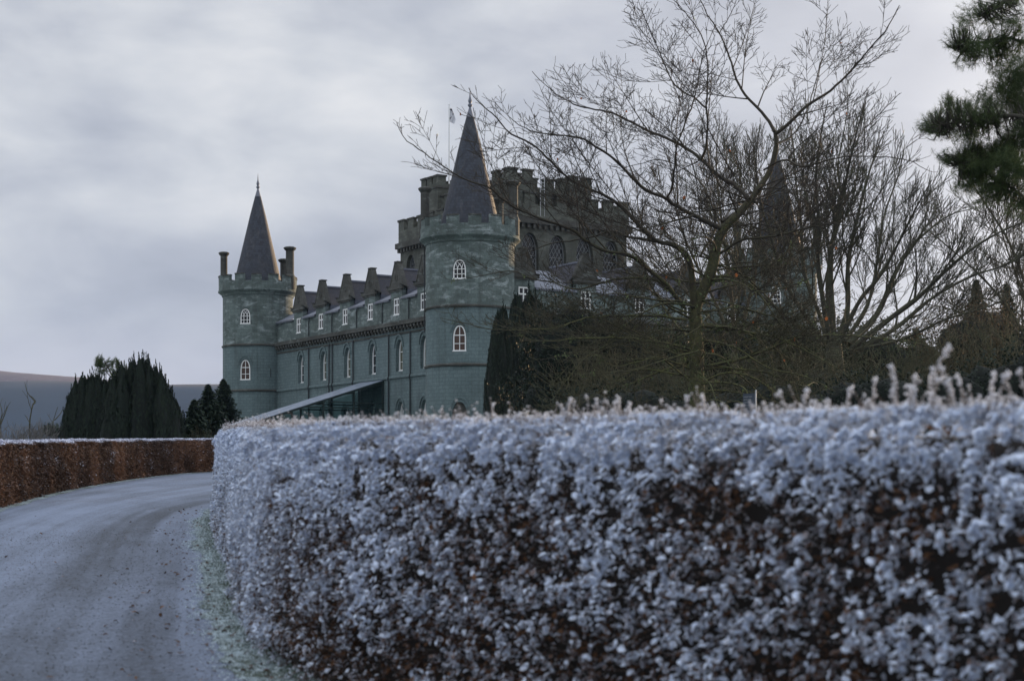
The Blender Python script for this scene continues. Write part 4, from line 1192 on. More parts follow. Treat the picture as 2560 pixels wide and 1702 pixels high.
# flagpole with a limp flag
fx, fy = UX0 + 1.0, 24.1
mb = MB(); mb.lathe([(0.09, z_(26.5)), (0.075, z_(31)), (0.05, z_(36.7)), (0.09, z_(36.75)), (0.0, z_(36.95))], fx, fy, 8)
fp = mb.build('flagpole', M_WHITE, CASTLE)
m, nt, b = mat('flag_cloth')
geo = N(nt, 'ShaderNodeTexCoord').outputs['Object']
n = noisen(nt, geo, 2.6, 2, 0.5)
L(nt, mixc(nt, ramp(nt, n, [(0.46, 0.0), (0.5, 1.0)]), (0.03, 0.035, 0.06), (0.55, 0.57, 0.62)), b.inputs['Base Color'])
M_FLAG = m
mb = MB()
for i in range(9):
    for k in range(5):
        def fpnt(i, k):
            t = i / 9; w = k / 5 * (0.22 + 0.32 * math.sin(t * 2.6))
            return Vector((fx + 0.07 + w * 0.95, fy - 0.06 * math.sin(k * 2.0 + t * 5) - w * 0.4, z_(36.45) - t * 1.35 - w * 0.5))
        mb.face([fpnt(i, k), fpnt(i + 1, k), fpnt(i + 1, k + 1), fpnt(i, k + 1)])
mb.build('flag', M_FLAG, fp)

# glass canopy over the garden entrance
uA, uB = 16.1, 20.8
Lc = 14.0
zr0, sl = z_(8.95), (8.95 - 5.4) / 11.2
def cz(l): return zr0 - sl * l
V0 = 0.6
mb = MB()
for k in range(3):
    a = uA + (uB - uA) * k / 3; b_ = uA + (uB - uA) * (k + 1) / 3
    P = [(V0 - 0.02, a + 0.03, cz(0) + 0.06), (V0 - 0.02, b_ - 0.03, cz(0) + 0.06), (V0 - Lc, b_ - 0.03, cz(Lc) + 0.06), (V0 - Lc, a + 0.03, cz(Lc) + 0.06)]
    mb.face([P[3], P[0], P[1], P[2]][::1], 0)
    Q = [(p[0], p[1], p[2] - 0.05) for p in P]
    mb.face([Q[0], Q[3], Q[2], Q[1]], 0)
    mb.face([P[3], Q[3], Q[0], P[0]], 0)
cn = mb.build('canopy', M_FROSTROOF, CASTLE)
cn['label'] = 'sloping glass canopy roof'
mb = MB()
for u in (uA, uA + (uB - uA) / 3, uA + 2 * (uB - uA) / 3, uB):
    mb.bar((V0, u, cz(0) - 0.14), (V0 - Lc, u, cz(Lc) - 0.14), 0.10, 0.16, (0, 0, 1), 0)
posts = [0.15, 3.0, 6.0, 9.0, 12.0, 13.9]
for u in (uA, uB):
    for l in posts:
        mb.box(V0 - l - 0.07, V0 - l + 0.07, u - 0.07, u + 0.07, -0.4, cz(l) - 0.14, 0)
    for zl in (z_(6.9), z_(6.4), z_(4.6)):
        lm = min(Lc, (zr0 - zl) / sl)
        if lm > 0.3: mb.box(V0 - lm, V0, u - 0.045, u + 0.045, zl - 0.05, zl + 0.05, 0)
for l in posts:
    mb.box(V0 - l - 0.06, V0 - l + 0.06, uA, uB, cz(l) - 0.30, cz(l) - 0.16, 0)
    # lattice brace
mb.build('canopy_frame', M_GREENSTEEL, cn)
mb = MB()
for u in (uA + 0.01, uB - 0.01):
    for A, B in zip(posts[:-1], posts[1:]):
        mb.face([(V0 - A, u, -0.3), (V0 - B, u, -0.3), (V0 - B, u, cz(B) - 0.3), (V0 - A, u, cz(A) - 0.3)])
mb.build('glass_side', M_THIN, cn)
# slit and thin pipe on the towers
a = R(-60 - 32.34)
mb = MB(); q = Plane((TR * math.cos(a) + 0.0, TL + TR * math.sin(a)), (-math.sin(a), math.cos(a)), (math.cos(a), math.sin(a)))
mb.bar(q(0, z_(10.5), -0.03), q(0, z_(11.4), -0.03), 0.10, 0.05, q.n); mb.build('arrow_slit', M_PIPE, t2)
a = R(180 - 6 - 32.34)
pipe(t1, [(4.12 * math.cos(a), 4.12 * math.sin(a), z_(21.3)), (4.12 * math.cos(a), 4.12 * math.sin(a), z_(19.3)), (3.75 * math.cos(a), 3.75 * math.sin(a), z_(18.8)), (3.75 * math.cos(a), 3.75 * math.sin(a), z_(12))], 0.045)

# ------------------------------------------------------------------ bare trees
def crv(pts, n):
    P, _ = spline(pts, n); return P
def rot_about(v, ax, a):
    ax = ax / np.linalg.norm(ax)
    return v * math.cos(a) + np.cross(ax, v) * math.sin(a) + ax * np.dot(ax, v) * (1 - math.cos(a))
class Grower:
    def __init__(self, seed, rmin, wander=0.16, up=0.08, ang=(28, 60), dens=1.0, moss=lambda z, r: 0.5, lratio=(0.35, 0.62), flat=1.0, maxlev=4, minlen=0.22, sag=0.0):
        self.g = np.random.default_rng(seed); self.T = Tubes(); self.rmin = rmin; self.w = wander; self.up = up; self.ang = ang
        self.dens = dens; self.moss = moss; self.lr = lratio; self.maxlev = maxlev; self.minlen = minlen; self.sag = sag; self.tips = []; self.limbs = []
    def poly(self, p, d, ln, step):
        n = max(3, int(ln / step)); pts = [p]; d = d / np.linalg.norm(d); cur = self.g.normal(0, self.w * 0.35, 3)
        for i in range(n):
            cur = cur * 0.75 + self.g.normal(0, self.w * 0.5, 3)
            d = d + cur * 0.6; d[2] += self.up * (0.4 + i / n) - self.sag
            d = d / np.linalg.norm(d); pts.append(pts[-1] + d * (ln / n))
        return np.array(pts)
    def limb(self, pts, r0, r1, lev=0, frm=0.15, length=None, step=None):
        """given path: add it and sprout side branches"""
        ln = np.sum(np.linalg.norm(np.diff(pts, axis=0), axis=1))
        t = np.linspace(0, 1, len(pts)); r = r0 + (r1 - r0) * t ** 0.8
        r = np.maximum(r, self.rmin * (1, 1, 0.9, 0.75, 0.62)[min(lev, 4)])
        sides = 9 if r0 > 0.10 else 6 if r0 > 0.035 else 4 if r0 > 0.014 else 3
        if r0 > 0.05:
            r = r * (1 + 0.10 * self.g.normal(0, 1, len(r)).clip(-1.3, 1.3))
        ms = np.array([self.moss(q[2], rr) for q, rr in zip(pts, r)])
        self.T.add(pts, r, sides, ms)
        if r0 > 0.02: self.limbs.append((pts, r))
        if lev >= self.maxlev: self.tips.append(pts[-1]); return
        spacing = (0.55, 0.36, 0.24, 0.17, 0.13)[min(lev, 4)] / self.dens
        spacing *= min(1.4, max(0.55, ln / 3.0)) if lev < 2 else 1
        s = frm * ln + self.g.uniform(0, spacing); sl = np.concatenate([[0], np.cumsum(np.linalg.norm(np.diff(pts, axis=0), axis=1))])
        side = self.g.uniform(0, 6.28)
        while s < ln * 0.99:
            tt = s / ln; i = min(np.searchsorted(sl, s), len(pts) - 1)
            p = pts[i]; d = pts[i] - pts[i - 1]; d = d / np.linalg.norm(d)
            side += 2.4 + self.g.normal(0, 0.5)
            ax = np.cross(d, np.array((math.cos(side), math.sin(side), 0.3)));
            nd = rot_about(d, ax, R(self.g.uniform(*self.ang)))
            rr = r[i]
            cl = (ln * self.g.uniform(*self.lr)) * (1.15 - 1.03 * tt) * (0.5 + self.g.random()) + 0.14 * self.g.random()
            cl = min(cl, (3.6, 1.7, 0.85, 0.45, 0.3)[min(lev, 4)] * (0.6 + 0.6 * self.g.random()))
            if lev == 0 and tt > 0.82: cl = min(cl, 0.35 + 0.2 * self.g.random())
            cr = min(rr * self.g.uniform(0.40, 0.62), 0.004 + cl * 0.014)
            if cl > self.minlen:
                self.limb(self.poly(p, nd, cl, (0.28, 0.18, 0.11, 0.09, 0.07)[min(lev, 4)]), max(cr, self.rmin), self.rmin, lev + 1, 0.12)
            s += spacing * self.g.uniform(0.6, 1.4)
        self.tips.append(pts[-1])
def loc3(pts, Y0, off):
    """photo-row path -> 3D path with the depth offsets given along it"""
    out = []
    for k, (x, y) in enumerate(pts):
        d = np.interp(k / max(1, len(pts) - 1), np.linspace(0, 1, len(off)), off)
        out.append(px(x, y, Y0 + d))
    return np.array(out)
def bare_tree(name, label, cat, base, grower, trunk_pts, trunk_r, barkm, group=None):
    pass

# --- the big mossy tree in front of the castle
Y0 = 40.0
G1 = Grower(11, 0.0056, 0.11, 0.03, (24, 56), 1.85, lambda z, r: float(np.clip((7.2 - z) / 4.5, 0.12, 1.0) * np.clip(r / 0.018, 0.45, 1)), maxlev=4, minlen=0.14, lratio=(0.26, 0.50))
limbs1 = [
 # (photo path, depth offsets, r0, r1)
 ([(1693, 618), (1679, 611), (1640, 602), (1611, 575), (1579, 543), (1547, 511), (1511, 489), (1468, 471), (1422, 446), (1390, 418), (1347, 375), (1315, 353), (1272, 332), (1243, 296), (1218, 275), (1186, 246), (1172, 221)], (0, -1.6, -2.6), .062, .008),
 ([(1640, 602), (1600, 597), (1568, 591), (1530, 577), (1490, 590), (1440, 600), (1368, 612), (1300, 640)], (0, 1.0, 1.6), .045, .008),
 ([(1708, 765), (1670, 717), (1616, 668), (1577, 639), (1519, 629), (1460, 600), (1440, 580), (1390, 560), (1315, 532), (1279, 514), (1254, 496), (1226, 471), (1168, 450), (1126, 428), (1061, 382), (1017, 353), (992, 307)], (0, -1.5, -3.0), .06, .008),
 ([(1873, 500), (1839, 465), (1791, 436), (1752, 397), (1694, 358), (1626, 329), (1573, 303), (1518, 279), (1454, 268), (1415, 250), (1372, 221), (1330, 180)], (0, 1.5, 3.0), .062, .008),
 ([(1805, 575), (1752, 547), (1694, 518), (1665, 496), (1621, 479), (1587, 450), (1534, 397), (1500, 373), (1447, 343), (1368, 337), (1310, 320), (1270, 290)], (0, -1.2, -2.2), .066, .008),
 ([(1938, 335), (1970, 312), (2018, 265), (2079, 224), (2140, 163), (2180, 115), (2214, 75), (2248, 14)], (0, -0.6, -1.5), .050, .010),
 ([(1936, 330), (1909, 285), (1868, 244), (1841, 197), (1821, 136), (1797, 81), (1767, 34), (1746, -12)], (0, .8, 1.8), .045, .010),
 ([(1752, 400), (1763, 380), (1770, 319), (1767, 271), (1768, 142), (1746, 75), (1713, 34), (1679, -5)], (0, -.5, -1.4), .036, .008),
 ([(1665, 497), (1679, 470), (1685, 420), (1692, 366), (1713, 305), (1733, 258), (1746, 203), (1760, 130), (1790, 60)], (-.6, -2, -2.6), .032, .007),
 ([(1767, 271), (1733, 244), (1685, 210), (1651, 136), (1621, 68), (1597, 8)], (-.4, .4, 1.6), .026, .007),
 ([(1835, 440), (1801, 380), (1770, 322)], (.4, 0, -.2), .026, .018),
 ([(1791, 639), (1859, 600), (1936, 591), (2014, 571), (2100, 560), (2180, 590)], (0, -1.2, -2.2), .042, .008),
 ([(1766, 812), (1863, 828), (1936, 843), (1985, 862), (2082, 915), (2130, 950)], (0, -1.5, -2.5), .042, .007),
 ([(1771, 915), (1839, 901), (1912, 877), (1985, 848), (2082, 838), (2179, 843), (2290, 858), (2372, 877)], (0, -.8, 1.0), .050, .008),
 ([(1911, 425), (1960, 400), (2009, 416), (2110, 392), (2250, 397), (2330, 430)], (0, -1.5, -2.4), .034, .007),
 ([(1805, 555), (1870, 510), (1930, 482), (2000, 476), (2080, 500), (2170, 498)], (0, 1.6, 2.6), .040, .007),
 ([(1725, 875), (1709, 868), (1602, 849), (1522, 844), (1414, 849), (1361, 854), (1290, 835), (1230, 790)], (0, -1.8, -2.6), .046, .007),
 ([(1735, 960), (1656, 897), (1602, 903), (1548, 916), (1516, 908), (1495, 890)], (0, -1.5, -2.5), .034, .008),
 ([(1712, 770), (1650, 705), (1586, 695), (1535, 699), (1468, 718), (1428, 723), (1388, 707), (1329, 696), (1280, 677), (1200, 690), (1120, 705)], (0, 1.0, 2.2), .040, .007),
 ([(1715, 800), (1640, 790), (1540, 790), (1468, 795), (1388, 820), (1334, 822), (1240, 825), (1180, 812), (1100, 795)], (0, -2.0, -3.0), .042, .007),
 ([(1715, 840), (1680, 800), (1640, 740), (1600, 700), (1560, 660)], (0, 2.0, 3.4), .040, .012),
 ([(1715, 900), (1640, 860), (1560, 830), (1480, 860), (1420, 885), (1350, 900)], (0, 2.2, 3.4), .036, .008),
 ([(1760, 780), (1850, 770), (1930, 790), (2020, 770), (2110, 760)], (0, 1.5, 3.0), .036, .008),
 ([(1755, 850), (1840, 870), (1920, 920), (2010, 940), (2090, 980)], (0, -1.5, -3.0), .034, .008),
 ([(1775, 700), (1830, 700), (1900, 730), (1960, 720), (2040, 690)], (0, -2.0, -3.5), .036, .008),
 ([(1750, 640), (1790, 560), (1760, 470), (1720, 430), (1650, 400), (1560, 420)], (0, 2.0, 4.0), .036, .008),
 ([(1941, 360), (1990, 330), (2030, 240), (2050, 160), (2080, 110)], (0, 1.5, 2.8), .028, .007),
 ([(1800, 80), (1830, 30), (1850, -30)], (1.6, 1.8, 2.0), .014, .007),
 ([(2140, 163), (2180, 155), (2225, 120), (2245, 95)], (-1.1, -1.3, -1.5), .014, .006),
 ([(1472, 470), (1440, 400), (1420, 350), (1380, 330)], (-2, -1.4, -1), .016, .006),
]
trunk = loc3([(1745, 1185), (1744, 1060), (1742, 940), (1740, 850), (1740, 770), (1762, 717), (1781, 668), (1791, 615), (1810, 571), (1839, 542), (1873, 505), (1902, 465), (1927, 421), (1941, 363), (1938, 332)], Y0, (0, 0, 0.3))
trunk[0, 2] = ground(trunk[0, 0], trunk[0, 1]) - 0.1
stem = loc3([(1738, 790), (1734, 745), (1730, 700), (1726, 660), (1712, 632), (1693, 618)], Y0, (0, -0.3))
tree1 = empty('bare_tree', (trunk[0, 0], trunk[0, 1], trunk[0, 2]), 'tall leafless mossy tree spreading in front of the castle, rising behind the frosted hedge', 'tree')
o1 = np.array(tree1.location)
T0 = Tubes()
tp = crv(trunk, 60); rr = np.interp(np.linspace(0, 1, 60), [0, .12, .28, .38, .45, .62, .72, .85, 1], [.27, .20, .185, .175, .15, .135, .105, .075, .052])
rr *= 1 + 0.05 * np.random.default_rng(2).normal(0, 1, 60)
T0.add(tp - o1, rr, 12, np.interp(np.linspace(0, 1, 60), [0, .4, .6, 1], [1, .8, .45, .15]))
sp_ = crv(stem, 24); T0.add(sp_ - o1, np.linspace(.105, .062, 24), 9, 0.55)
T0.build('trunk', M_BARK, tree1)
for pts, off, r0, r1 in limbs1:
    P = loc3(pts, Y0, off)
    n = max(12, int(np.sum(np.linalg.norm(np.diff(P, axis=0), axis=1)) / 0.16))
    P = crv(P, n) + G1.g.normal(0, 0.008, (n, 3))
    G1.limb(P - o1, r0, r1, 0, 0.10)
# low mossy limbs arching out and drooping all round the trunk
G1.lr = (0.25, 0.5); G1.sag = 0.045; G1.up = 0.0; G1.w = 0.26; G1.dens = 1.35
for k in range(74):
    i = int(G1.g.integers(12, 50)); p = tp[i] - o1
    a = k * 2.4 + G1.g.uniform(0, 1); d = np.array((math.cos(a) * 1.25, math.sin(a), G1.g.uniform(-0.05, 0.65)))
    G1.limb(G1.poly(p, d, G1.g.uniform(2.0, 5.2) * (1.15 if i < 35 else 0.8), 0.22), G1.g.uniform(0.018, 0.034), 0.007, 0, 0.12)
G1.T.build('branches', M_BARK, tree1)
# lichen and moss tufts hanging on the lower limbs
lp = []; 
for P, r in G1.limbs:
    if len(P) < 6: continue
    for i in range(len(P)):
        if P[i][2] < 6.0 and G1.g.random() < 0.26 * np.clip(r[i] / 0.02, 0.6, 1.5):
            for q in range(8): lp.append(P[i] + G1.g.normal(0, 0.035, 3) * (1 + r[i] * 10) + np.array((0, 0, -0.01)))
for i in range(2, 44):
    for q in range(16):
        a = G1.g.uniform(0, 6.28); lp.append(tp[i] - o1 + np.array((math.cos(a), math.sin(a), G1.g.normal(0, .3))) * (rr[i] + 0.01))
lp = np.array(lp); n = len(lp)
scatter('lichen_tufts', lp, unit(rng.normal(0, 1, (n, 3))), unit(rng.normal(0, 1, (n, 3)) + np.array((0, 0, -0.9))), rng.uniform(0.03, 0.11, n), np.zeros(n), M_LICHEN, tree1, True, 0, 0.8)
# a few brown leaves still hanging
tips = np.array(G1.tips); sel = rng.choice(len(tips), 26, replace=False); n = 26
scatter('dead_leaves', tips[sel], unit(rng.normal(0, 1, (n, 3)) + np.array((0, -1.5, 0))), unit(rng.normal(0, .4, (n, 3)) + np.array((0, 0, -1))), rng.uniform(0.07, 0.12, n), np.zeros(n), leafmat('orange_dead_leaf', (0.22, 0.07, 0.02), (0.34, 0.12, 0.04), None, .6, .3), tree1, False, 0, 1.1)

# --- many-stemmed trees behind it
def stems_tree(label, name, base_px, Yb, stems, seed, rmin, barkm, r0=0.10, dens=0.8, up=0.10, maxlev=3, trunk_r=None, cat='tree', group=None, moss=0.5, ang=(18, 42), lratio=(0.4, 0.7)):
    bx = (base_px - HX) / FPX * Yb
    gz = ground(bx, Yb)
    root = empty(name, (bx, Yb, gz), label, cat, 0.0, group)
    o = np.array(root.location)
    G = Grower(seed, rmin, 0.13, up, ang, dens, lambda z, r: moss, lratio, maxlev=maxlev, minlen=0.4)
    TT = Tubes()
    for pts, off, ra in stems:
        P = loc3(pts, Yb, off)
        n = max(14, int(np.sum(np.linalg.norm(np.diff(P, axis=0), axis=1)) / 0.4))
        P = crv(P, n) - o
        G.limb(P, ra * 1.15, 0.018, 0, 0.18)
    root_top = loc3([(stems[0][0][0][0], stems[0][0][0][1])], Yb, (0,))[0] - o
    r_ = trunk_r or 0.3
    TT.add(np.array([(0, 0, -0.2), (0, 0, root_top[2] * 0.4), (root_top[0] * 0.7, 0, root_top[2] * 0.8), root_top + np.array((0, 0, 0.4))]), [r_ * 1.3, r_ * 1.05, r_, r_ * 0.7], 12, 0.9)
    TT.build('trunk', barkm, root)
    G.T.build('branches', barkm, root)
    return root, G
beech = [
 ([(2085, 860), (2080, 780), (2077, 640), (2090, 560), (2110, 470), (2130, 380), (2150, 300), (2165, 250)], (0, 0, -2), .15),
 ([(2090, 850), (2118, 780), (2120, 660), (2140, 560), (2165, 460), (2190, 380), (2215, 320)], (0, 1, 3), .14),
 ([(2100, 850), (2150, 750), (2200, 690), (2250, 600), (2290, 520), (2330, 450)], (0, -1, -3), .12),
 ([(2120, 860), (2190, 790), (2230, 700), (2262, 640), (2300, 595), (2370, 540), (2440, 520)], (0, 2, 4), .15),
 ([(2130, 870), (2220, 800), (2300, 740), (2350, 690), (2420, 630), (2500, 580), (2600, 540)], (0, -2, -4), .14),
 ([(2140, 880), (2240, 820), (2330, 745), (2430, 690), (2520, 660), (2620, 600)], (0, 1, 2), .12),
 ([(2075, 850), (2062, 780), (2045, 660), (2047, 560), (2040, 450), (2050, 350), (2070, 250)], (0, -1, -3), .13),
 ([(2070, 855), (2050, 790), (2010, 680), (2003, 560), (1990, 460), (1985, 380), (1975, 300)], (0, 2, 4), .11),
 ([(2075, 855), (2068, 700), (2085, 600), (2105, 520), (2095, 420), (2110, 330), (2120, 270)], (0, 2, 5), .10),
 ([(2065, 860), (2020, 800), (1960, 700), (1930, 600), (1900, 500), (1890, 400), (1900, 310)], (0, -2, -4), .10),
 ([(2070, 865), (2000, 820), (1930, 760), (1860, 700), (1820, 620), (1780, 540), (1760, 450)], (0, 1, 3), .09),
 ([(2110, 855), (2170, 760), (2195, 640), (2210, 540), (2245, 440), (2262, 360)], (0, 3, 5), .10),
 ([(2130, 875), (2250, 850), (2360, 800), (2460, 770), (2560, 730)], (0, -3, -5), .08),
]
stems_tree('large many-stemmed bare tree fanning out right of the mossy tree', 'bare_tree', 2092, 72, beech, 21, 0.0115, M_BARK2, dens=1.55, maxlev=3, trunk_r=0.42, moss=0.7)
behindL = [
 ([(1836, 900), (1830, 760), (1815, 640), (1800, 520), (1790, 400), (1800, 300)], (0, 0, 1), .13),
 ([(1840, 880), (1870, 760), (1895, 640), (1900, 520), (1890, 420), (1880, 330)], (0, 1, 3), .11),
 ([(1832, 870), (1790, 760), (1740, 660), (1700, 560), (1680, 450), (1670, 370)], (0, -1, -3), .10),
 ([(1838, 860), (1930, 740), (1980, 620), (2000, 500), (2010, 400), (2000, 300)], (0, 2, 3), .10),
 ([(1830, 850), (1760, 780), (1690, 700), (1640, 620), (1600, 540), (1590, 450)], (0, 2, 4), .08),
 ([(1838, 850), (1850, 700), (1840, 560), (1850, 440), (1830, 330)], (0, -2, -4), .09),
]
stems_tree('fine-twigged bare tree crossing the far round tower, directly behind the mossy tree', 'bare_tree', 1836, 92, behindL, 31, 0.0115, M_BARK3, dens=1.7, maxlev=3, trunk_r=0.3, moss=0.3)
farR = [
 ([(2620, 960), (2600, 820), (2560, 700), (2520, 600), (2470, 520), (2420, 440), (2390, 370)], (0, 0, 1), .13),
 ([(2625, 940), (2640, 780), (2620, 640), (2590, 540), (2560, 450), (2540, 380)], (0, 1, 3), .12),
 ([(2615, 930), (2540, 800), (2480, 720), (2420, 660), (2350, 600), (2300, 560)], (0, -1, -3), .10),
 ([(2630, 930), (2700, 760), (2720, 600), (2700, 450), (2680, 350)], (0, 2, 4), .12),
 ([(2618, 900), (2570, 760), (2530, 660), (2500, 560), (2490, 470)], (0, 3, 5), .09),
 ([(2610, 940), (2520, 860), (2440, 800), (2370, 770), (2300, 760)], (0, 1, 2), .08),
]
stems_tree('bare brown tree at the right edge, behind the pine boughs', 'bare_tree', 2620, 84, farR, 41, 0.0120, M_BARK3, dens=1.6, maxlev=3, trunk_r=0.35, moss=0.35)

# low bare thickets along the edge of the garden
def thicket(label, cx, Yb, wpx, hpx_top, n, seed, barkm, name='bare_shrub', cat='shrub', group=None, rmin=0.008, spread=0.5, dens=1.0, r0=0.03):
    bx = (cx - HX) / FPX * Yb; gz = ground(bx, Yb)
    root = empty(name, (bx, Yb, gz), label, cat, 0.0, group)
    G = Grower(seed, rmin, 0.20, 0.05, (20, 50), dens, lambda z, r: 0.7, (0.4, 0.7), maxlev=2, minlen=0.25)
    H = (HY - hpx_top) / FPX * Yb + EYE - gz; Wm = wpx / FPX * Yb
    for k in range(n):
        a = G.g.uniform(0, 6.28); rad = G.g.uniform(0, 0.35) * Wm
        p = np.array((math.cos(a) * rad, math.sin(a) * rad * 0.5, -0.1))
        d = np.array((math.cos(a) * spread * G.g.uniform(0.1, 1), math.sin(a) * 0.4, 1.0))
        edge = 1 - 0.45 * (rad * abs(math.cos(a)) / (0.35 * Wm)) ** 2
        G.limb(G.poly(p, d, H * G.g.uniform(0.65, 1.0) * edge, 0.4), r0, rmin, 0, 0.12)
    G.T.build('branches', barkm, root, smooth_=False)
    return root
for k, (cx, Yb, w, top, n, bm, lab) in enumerate([
    (1690, 66, 300, 800, 44, M_BARK3, 'low brown leafless shrub just left of the mossy trunk'),
    (1880, 62, 300, 790, 46, M_BARK3, 'brown leafless shrub right of the mossy trunk, above the small sign'),
    (2050, 64, 300, 790, 46, M_BARK3, 'brown leafless shrub at the foot of the many-stemmed tree'),
    (2220, 63, 300, 810, 50, M_BARK3, 'dense leafless shrub right of the many-stemmed tree'),
    (2400, 66, 270, 750, 66, M_BARK3, 'tall russet leafless shrub below the two conifer tops'),
    (2550, 64, 260, 700, 66, M_BARK3, 'russet leafless shrub cut by the right edge of the photo'),
    (1540, 70, 280, 820, 64, M_BARK3, 'small leafless shrub in front of the dark spreading evergreen')]):
    thicket(lab, cx, Yb, w, top, n, 60 + k, bm, group='bare shrubs behind the frosted hedge')

# ------------------------------------------------------------------ evergreens
def core_mesh(name, lobes, parent, mt, lump=0.18, seed=0.0):
    """one lumpy closed body round several ellipsoids: (cx, cy, cz, rx, ry, rz)"""
    V = []; F = []; b0 = 0
    for (cx, cy, cz_, rx, ry, rz) in lobes:
        nu, nv = 18, 12
        for j in range(nv + 1):
            ph = math.pi * j / nv
            for i in range(nu):
                th = 2 * math.pi * i / nu
                d = Vector((math.sin(ph) * math.cos(th), math.sin(ph) * math.sin(th), math.cos(ph)))
                k = 1 + lump * mnoise.noise(d * 2.2 + Vector((cx + seed, cy, cz_)))
                V.append((cx + d.x * rx * k, cy + d.y * ry * k, cz_ + d.z * rz * k))
        for j in range(nv):
            for i in range(nu):
                F.append((b0 + j * nu + i, b0 + j * nu + (i + 1) % nu, b0 + (j + 1) * nu + (i + 1) % nu, b0 + (j + 1) * nu + i))
        b0 = len(V)
    return np_mesh(name, V, F, mt, parent, None, True)
def fastigiate(label, Yb, cols, seed, name='yew_tree', base_px=None, group=None):
    """upright yew: many pointed columns; cols = (photo x, top row, half width px)"""
    bx = ((base_px or np.mean([c[0] for c in cols])) - HX) / FPX * Yb; gz = ground(bx, Yb)
    root = empty(name, (bx, Yb, gz), label, 'tree', 0.0, group); g = np.random.default_rng(seed)
    P = []; Nn = []; T = []; SZ = []
    V = []; F = []; b0 = 0
    for (cxp, top, hw) in cols:
        dy = g.uniform(-1, 1) * 1.3
        x = (cxp - HX) / FPX * Yb - bx; H = (HY - top) / FPX * Yb + EYE - gz; w = hw / FPX * Yb
        nu, nv = 12, 22
        for j in range(nv + 1):
            t = j / nv; rad = w * (min(1.0, (1 - t) / 0.5) ** 0.75) * (0.9 + 0.1 * math.sin(t * 9 + cxp)) + 0.01
            for i in range(nu):
                th = 2 * math.pi * i / nu
                k = 1 + 0.3 * mnoise.noise(Vector((math.cos(th) * 2 + cxp, math.sin(th) * 2, t * H * 0.5)))
                V.append((x + rad * k * math.cos(th), dy + rad * k * math.sin(th), t * H - 0.05))
        for j in range(nv):
            for i in range(nu):
                F.append((b0 + j * nu + i, b0 + j * nu + (i + 1) % nu, b0 + (j + 1) * nu + (i + 1) % nu, b0 + (j + 1) * nu + i))
        b0 = len(V)
        n = int(420 * H * w / 1.2) + 100
        t = g.random(n) ** 0.9; th = g.uniform(0, 6.28, n)
        rad = w * (np.minimum(1.0, (1 - t) / 0.5) ** 0.75) * g.uniform(0.9, 1.18, n)
        P.append(np.stack([x + rad * np.cos(th), dy + rad * np.sin(th), t * H], 1))
        Nn.append(np.stack([np.cos(th), np.sin(th), np.full(n, 0.15)], 1)); T.append(np.stack([np.cos(th) * 0.25, np.sin(th) * 0.25, np.ones(n)], 1) + g.normal(0, 0.18, (n, 3)))
        SZ.append(g.uniform(0.16, 0.42, n) * (0.7 + 0.3 * (1 - t)))
        # little flame tips
        m_ = 9
        t = g.uniform(0.35, 1.0, m_); th = g.uniform(0, 6.28, m_); rad = w * (np.minimum(1.0, (1 - t) / 0.5) ** 0.75)
        for q in range(m_):
            for z in range(16):
                hh = z / 16
                P.append(np.array([[x + rad[q] * math.cos(th[q]) * (1 + 0.1 * hh) + g.normal(0, 0.05) * (1 - hh), dy + rad[q] * math.sin(th[q]) + g.normal(0, 0.05) * (1 - hh), t[q] * H + hh * 0.7]]))
                Nn.append(unit(g.normal(0, 1, (1, 3)))); T.append(np.array([[0, 0, 1.0]]) + g.normal(0, .1, (1, 3))); SZ.append(np.array([0.22]))
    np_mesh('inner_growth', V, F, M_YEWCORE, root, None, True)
    P = np.vstack(P); n = len(P)
    scatter('foliage', P, unit(np.vstack(Nn)), unit(np.vstack(T)), np.concatenate(SZ), np.zeros(n), M_YEW, root, True, 0, 0.62)
    tt = Tubes(); tt.add([(0, 0, -0.3), (0, 0, 1.5)], [0.4, 0.3], 8, 0); tt.build('trunk', M_BARK, root)
    return root
g5 = np.random.default_rng(5)
def skyline(pts, n, hw, seed):
    g = np.random.default_rng(seed); xs_ = np.array([p[0] for p in pts]); ys_ = np.array([p[1] for p in pts]); out = []
    for k in range(n):
        x = xs_[0] + (xs_[-1] - xs_[0]) * (k + g.uniform(0.1, 0.9)) / n
        out.append((x, np.interp(x, xs_, ys_) + g.uniform(-4, 14), g.uniform(*hw)))
    return out
fastigiate('broad dark upright yew, the lower left of the pair by the left round tower', 112, skyline([(180, 990), (192, 965), (200, 950), (225, 938), (250, 942), (280, 948), (318, 925)], 40, (17, 27), 1), 3, group='dark yews left of the castle')
fastigiate('taller dark yew with spiky top, right of the pair by the left round tower', 108, skyline([(285, 960), (318, 905), (345, 900), (362, 894), (375, 912), (400, 930), (418, 960), (434, 995), (440, 1010)], 50, (17, 28), 2), 4, group='dark yews left of the castle')
fastigiate('narrow dark upright yew against the foot of the nearest round tower', 104, skyline([(1226, 850), (1240, 790), (1258, 765), (1268, 780)], 14, (15, 22), 6), 7, group='dark evergreens beside the nearest tower')
fastigiate('tall dark yew with twin points just right of the nearest round tower', 108, skyline([(1275, 760), (1292, 735), (1310, 755), (1322, 725), (1350, 750), (1370, 790)], 30, (17, 27), 8), 9, group='dark evergreens beside the nearest tower')

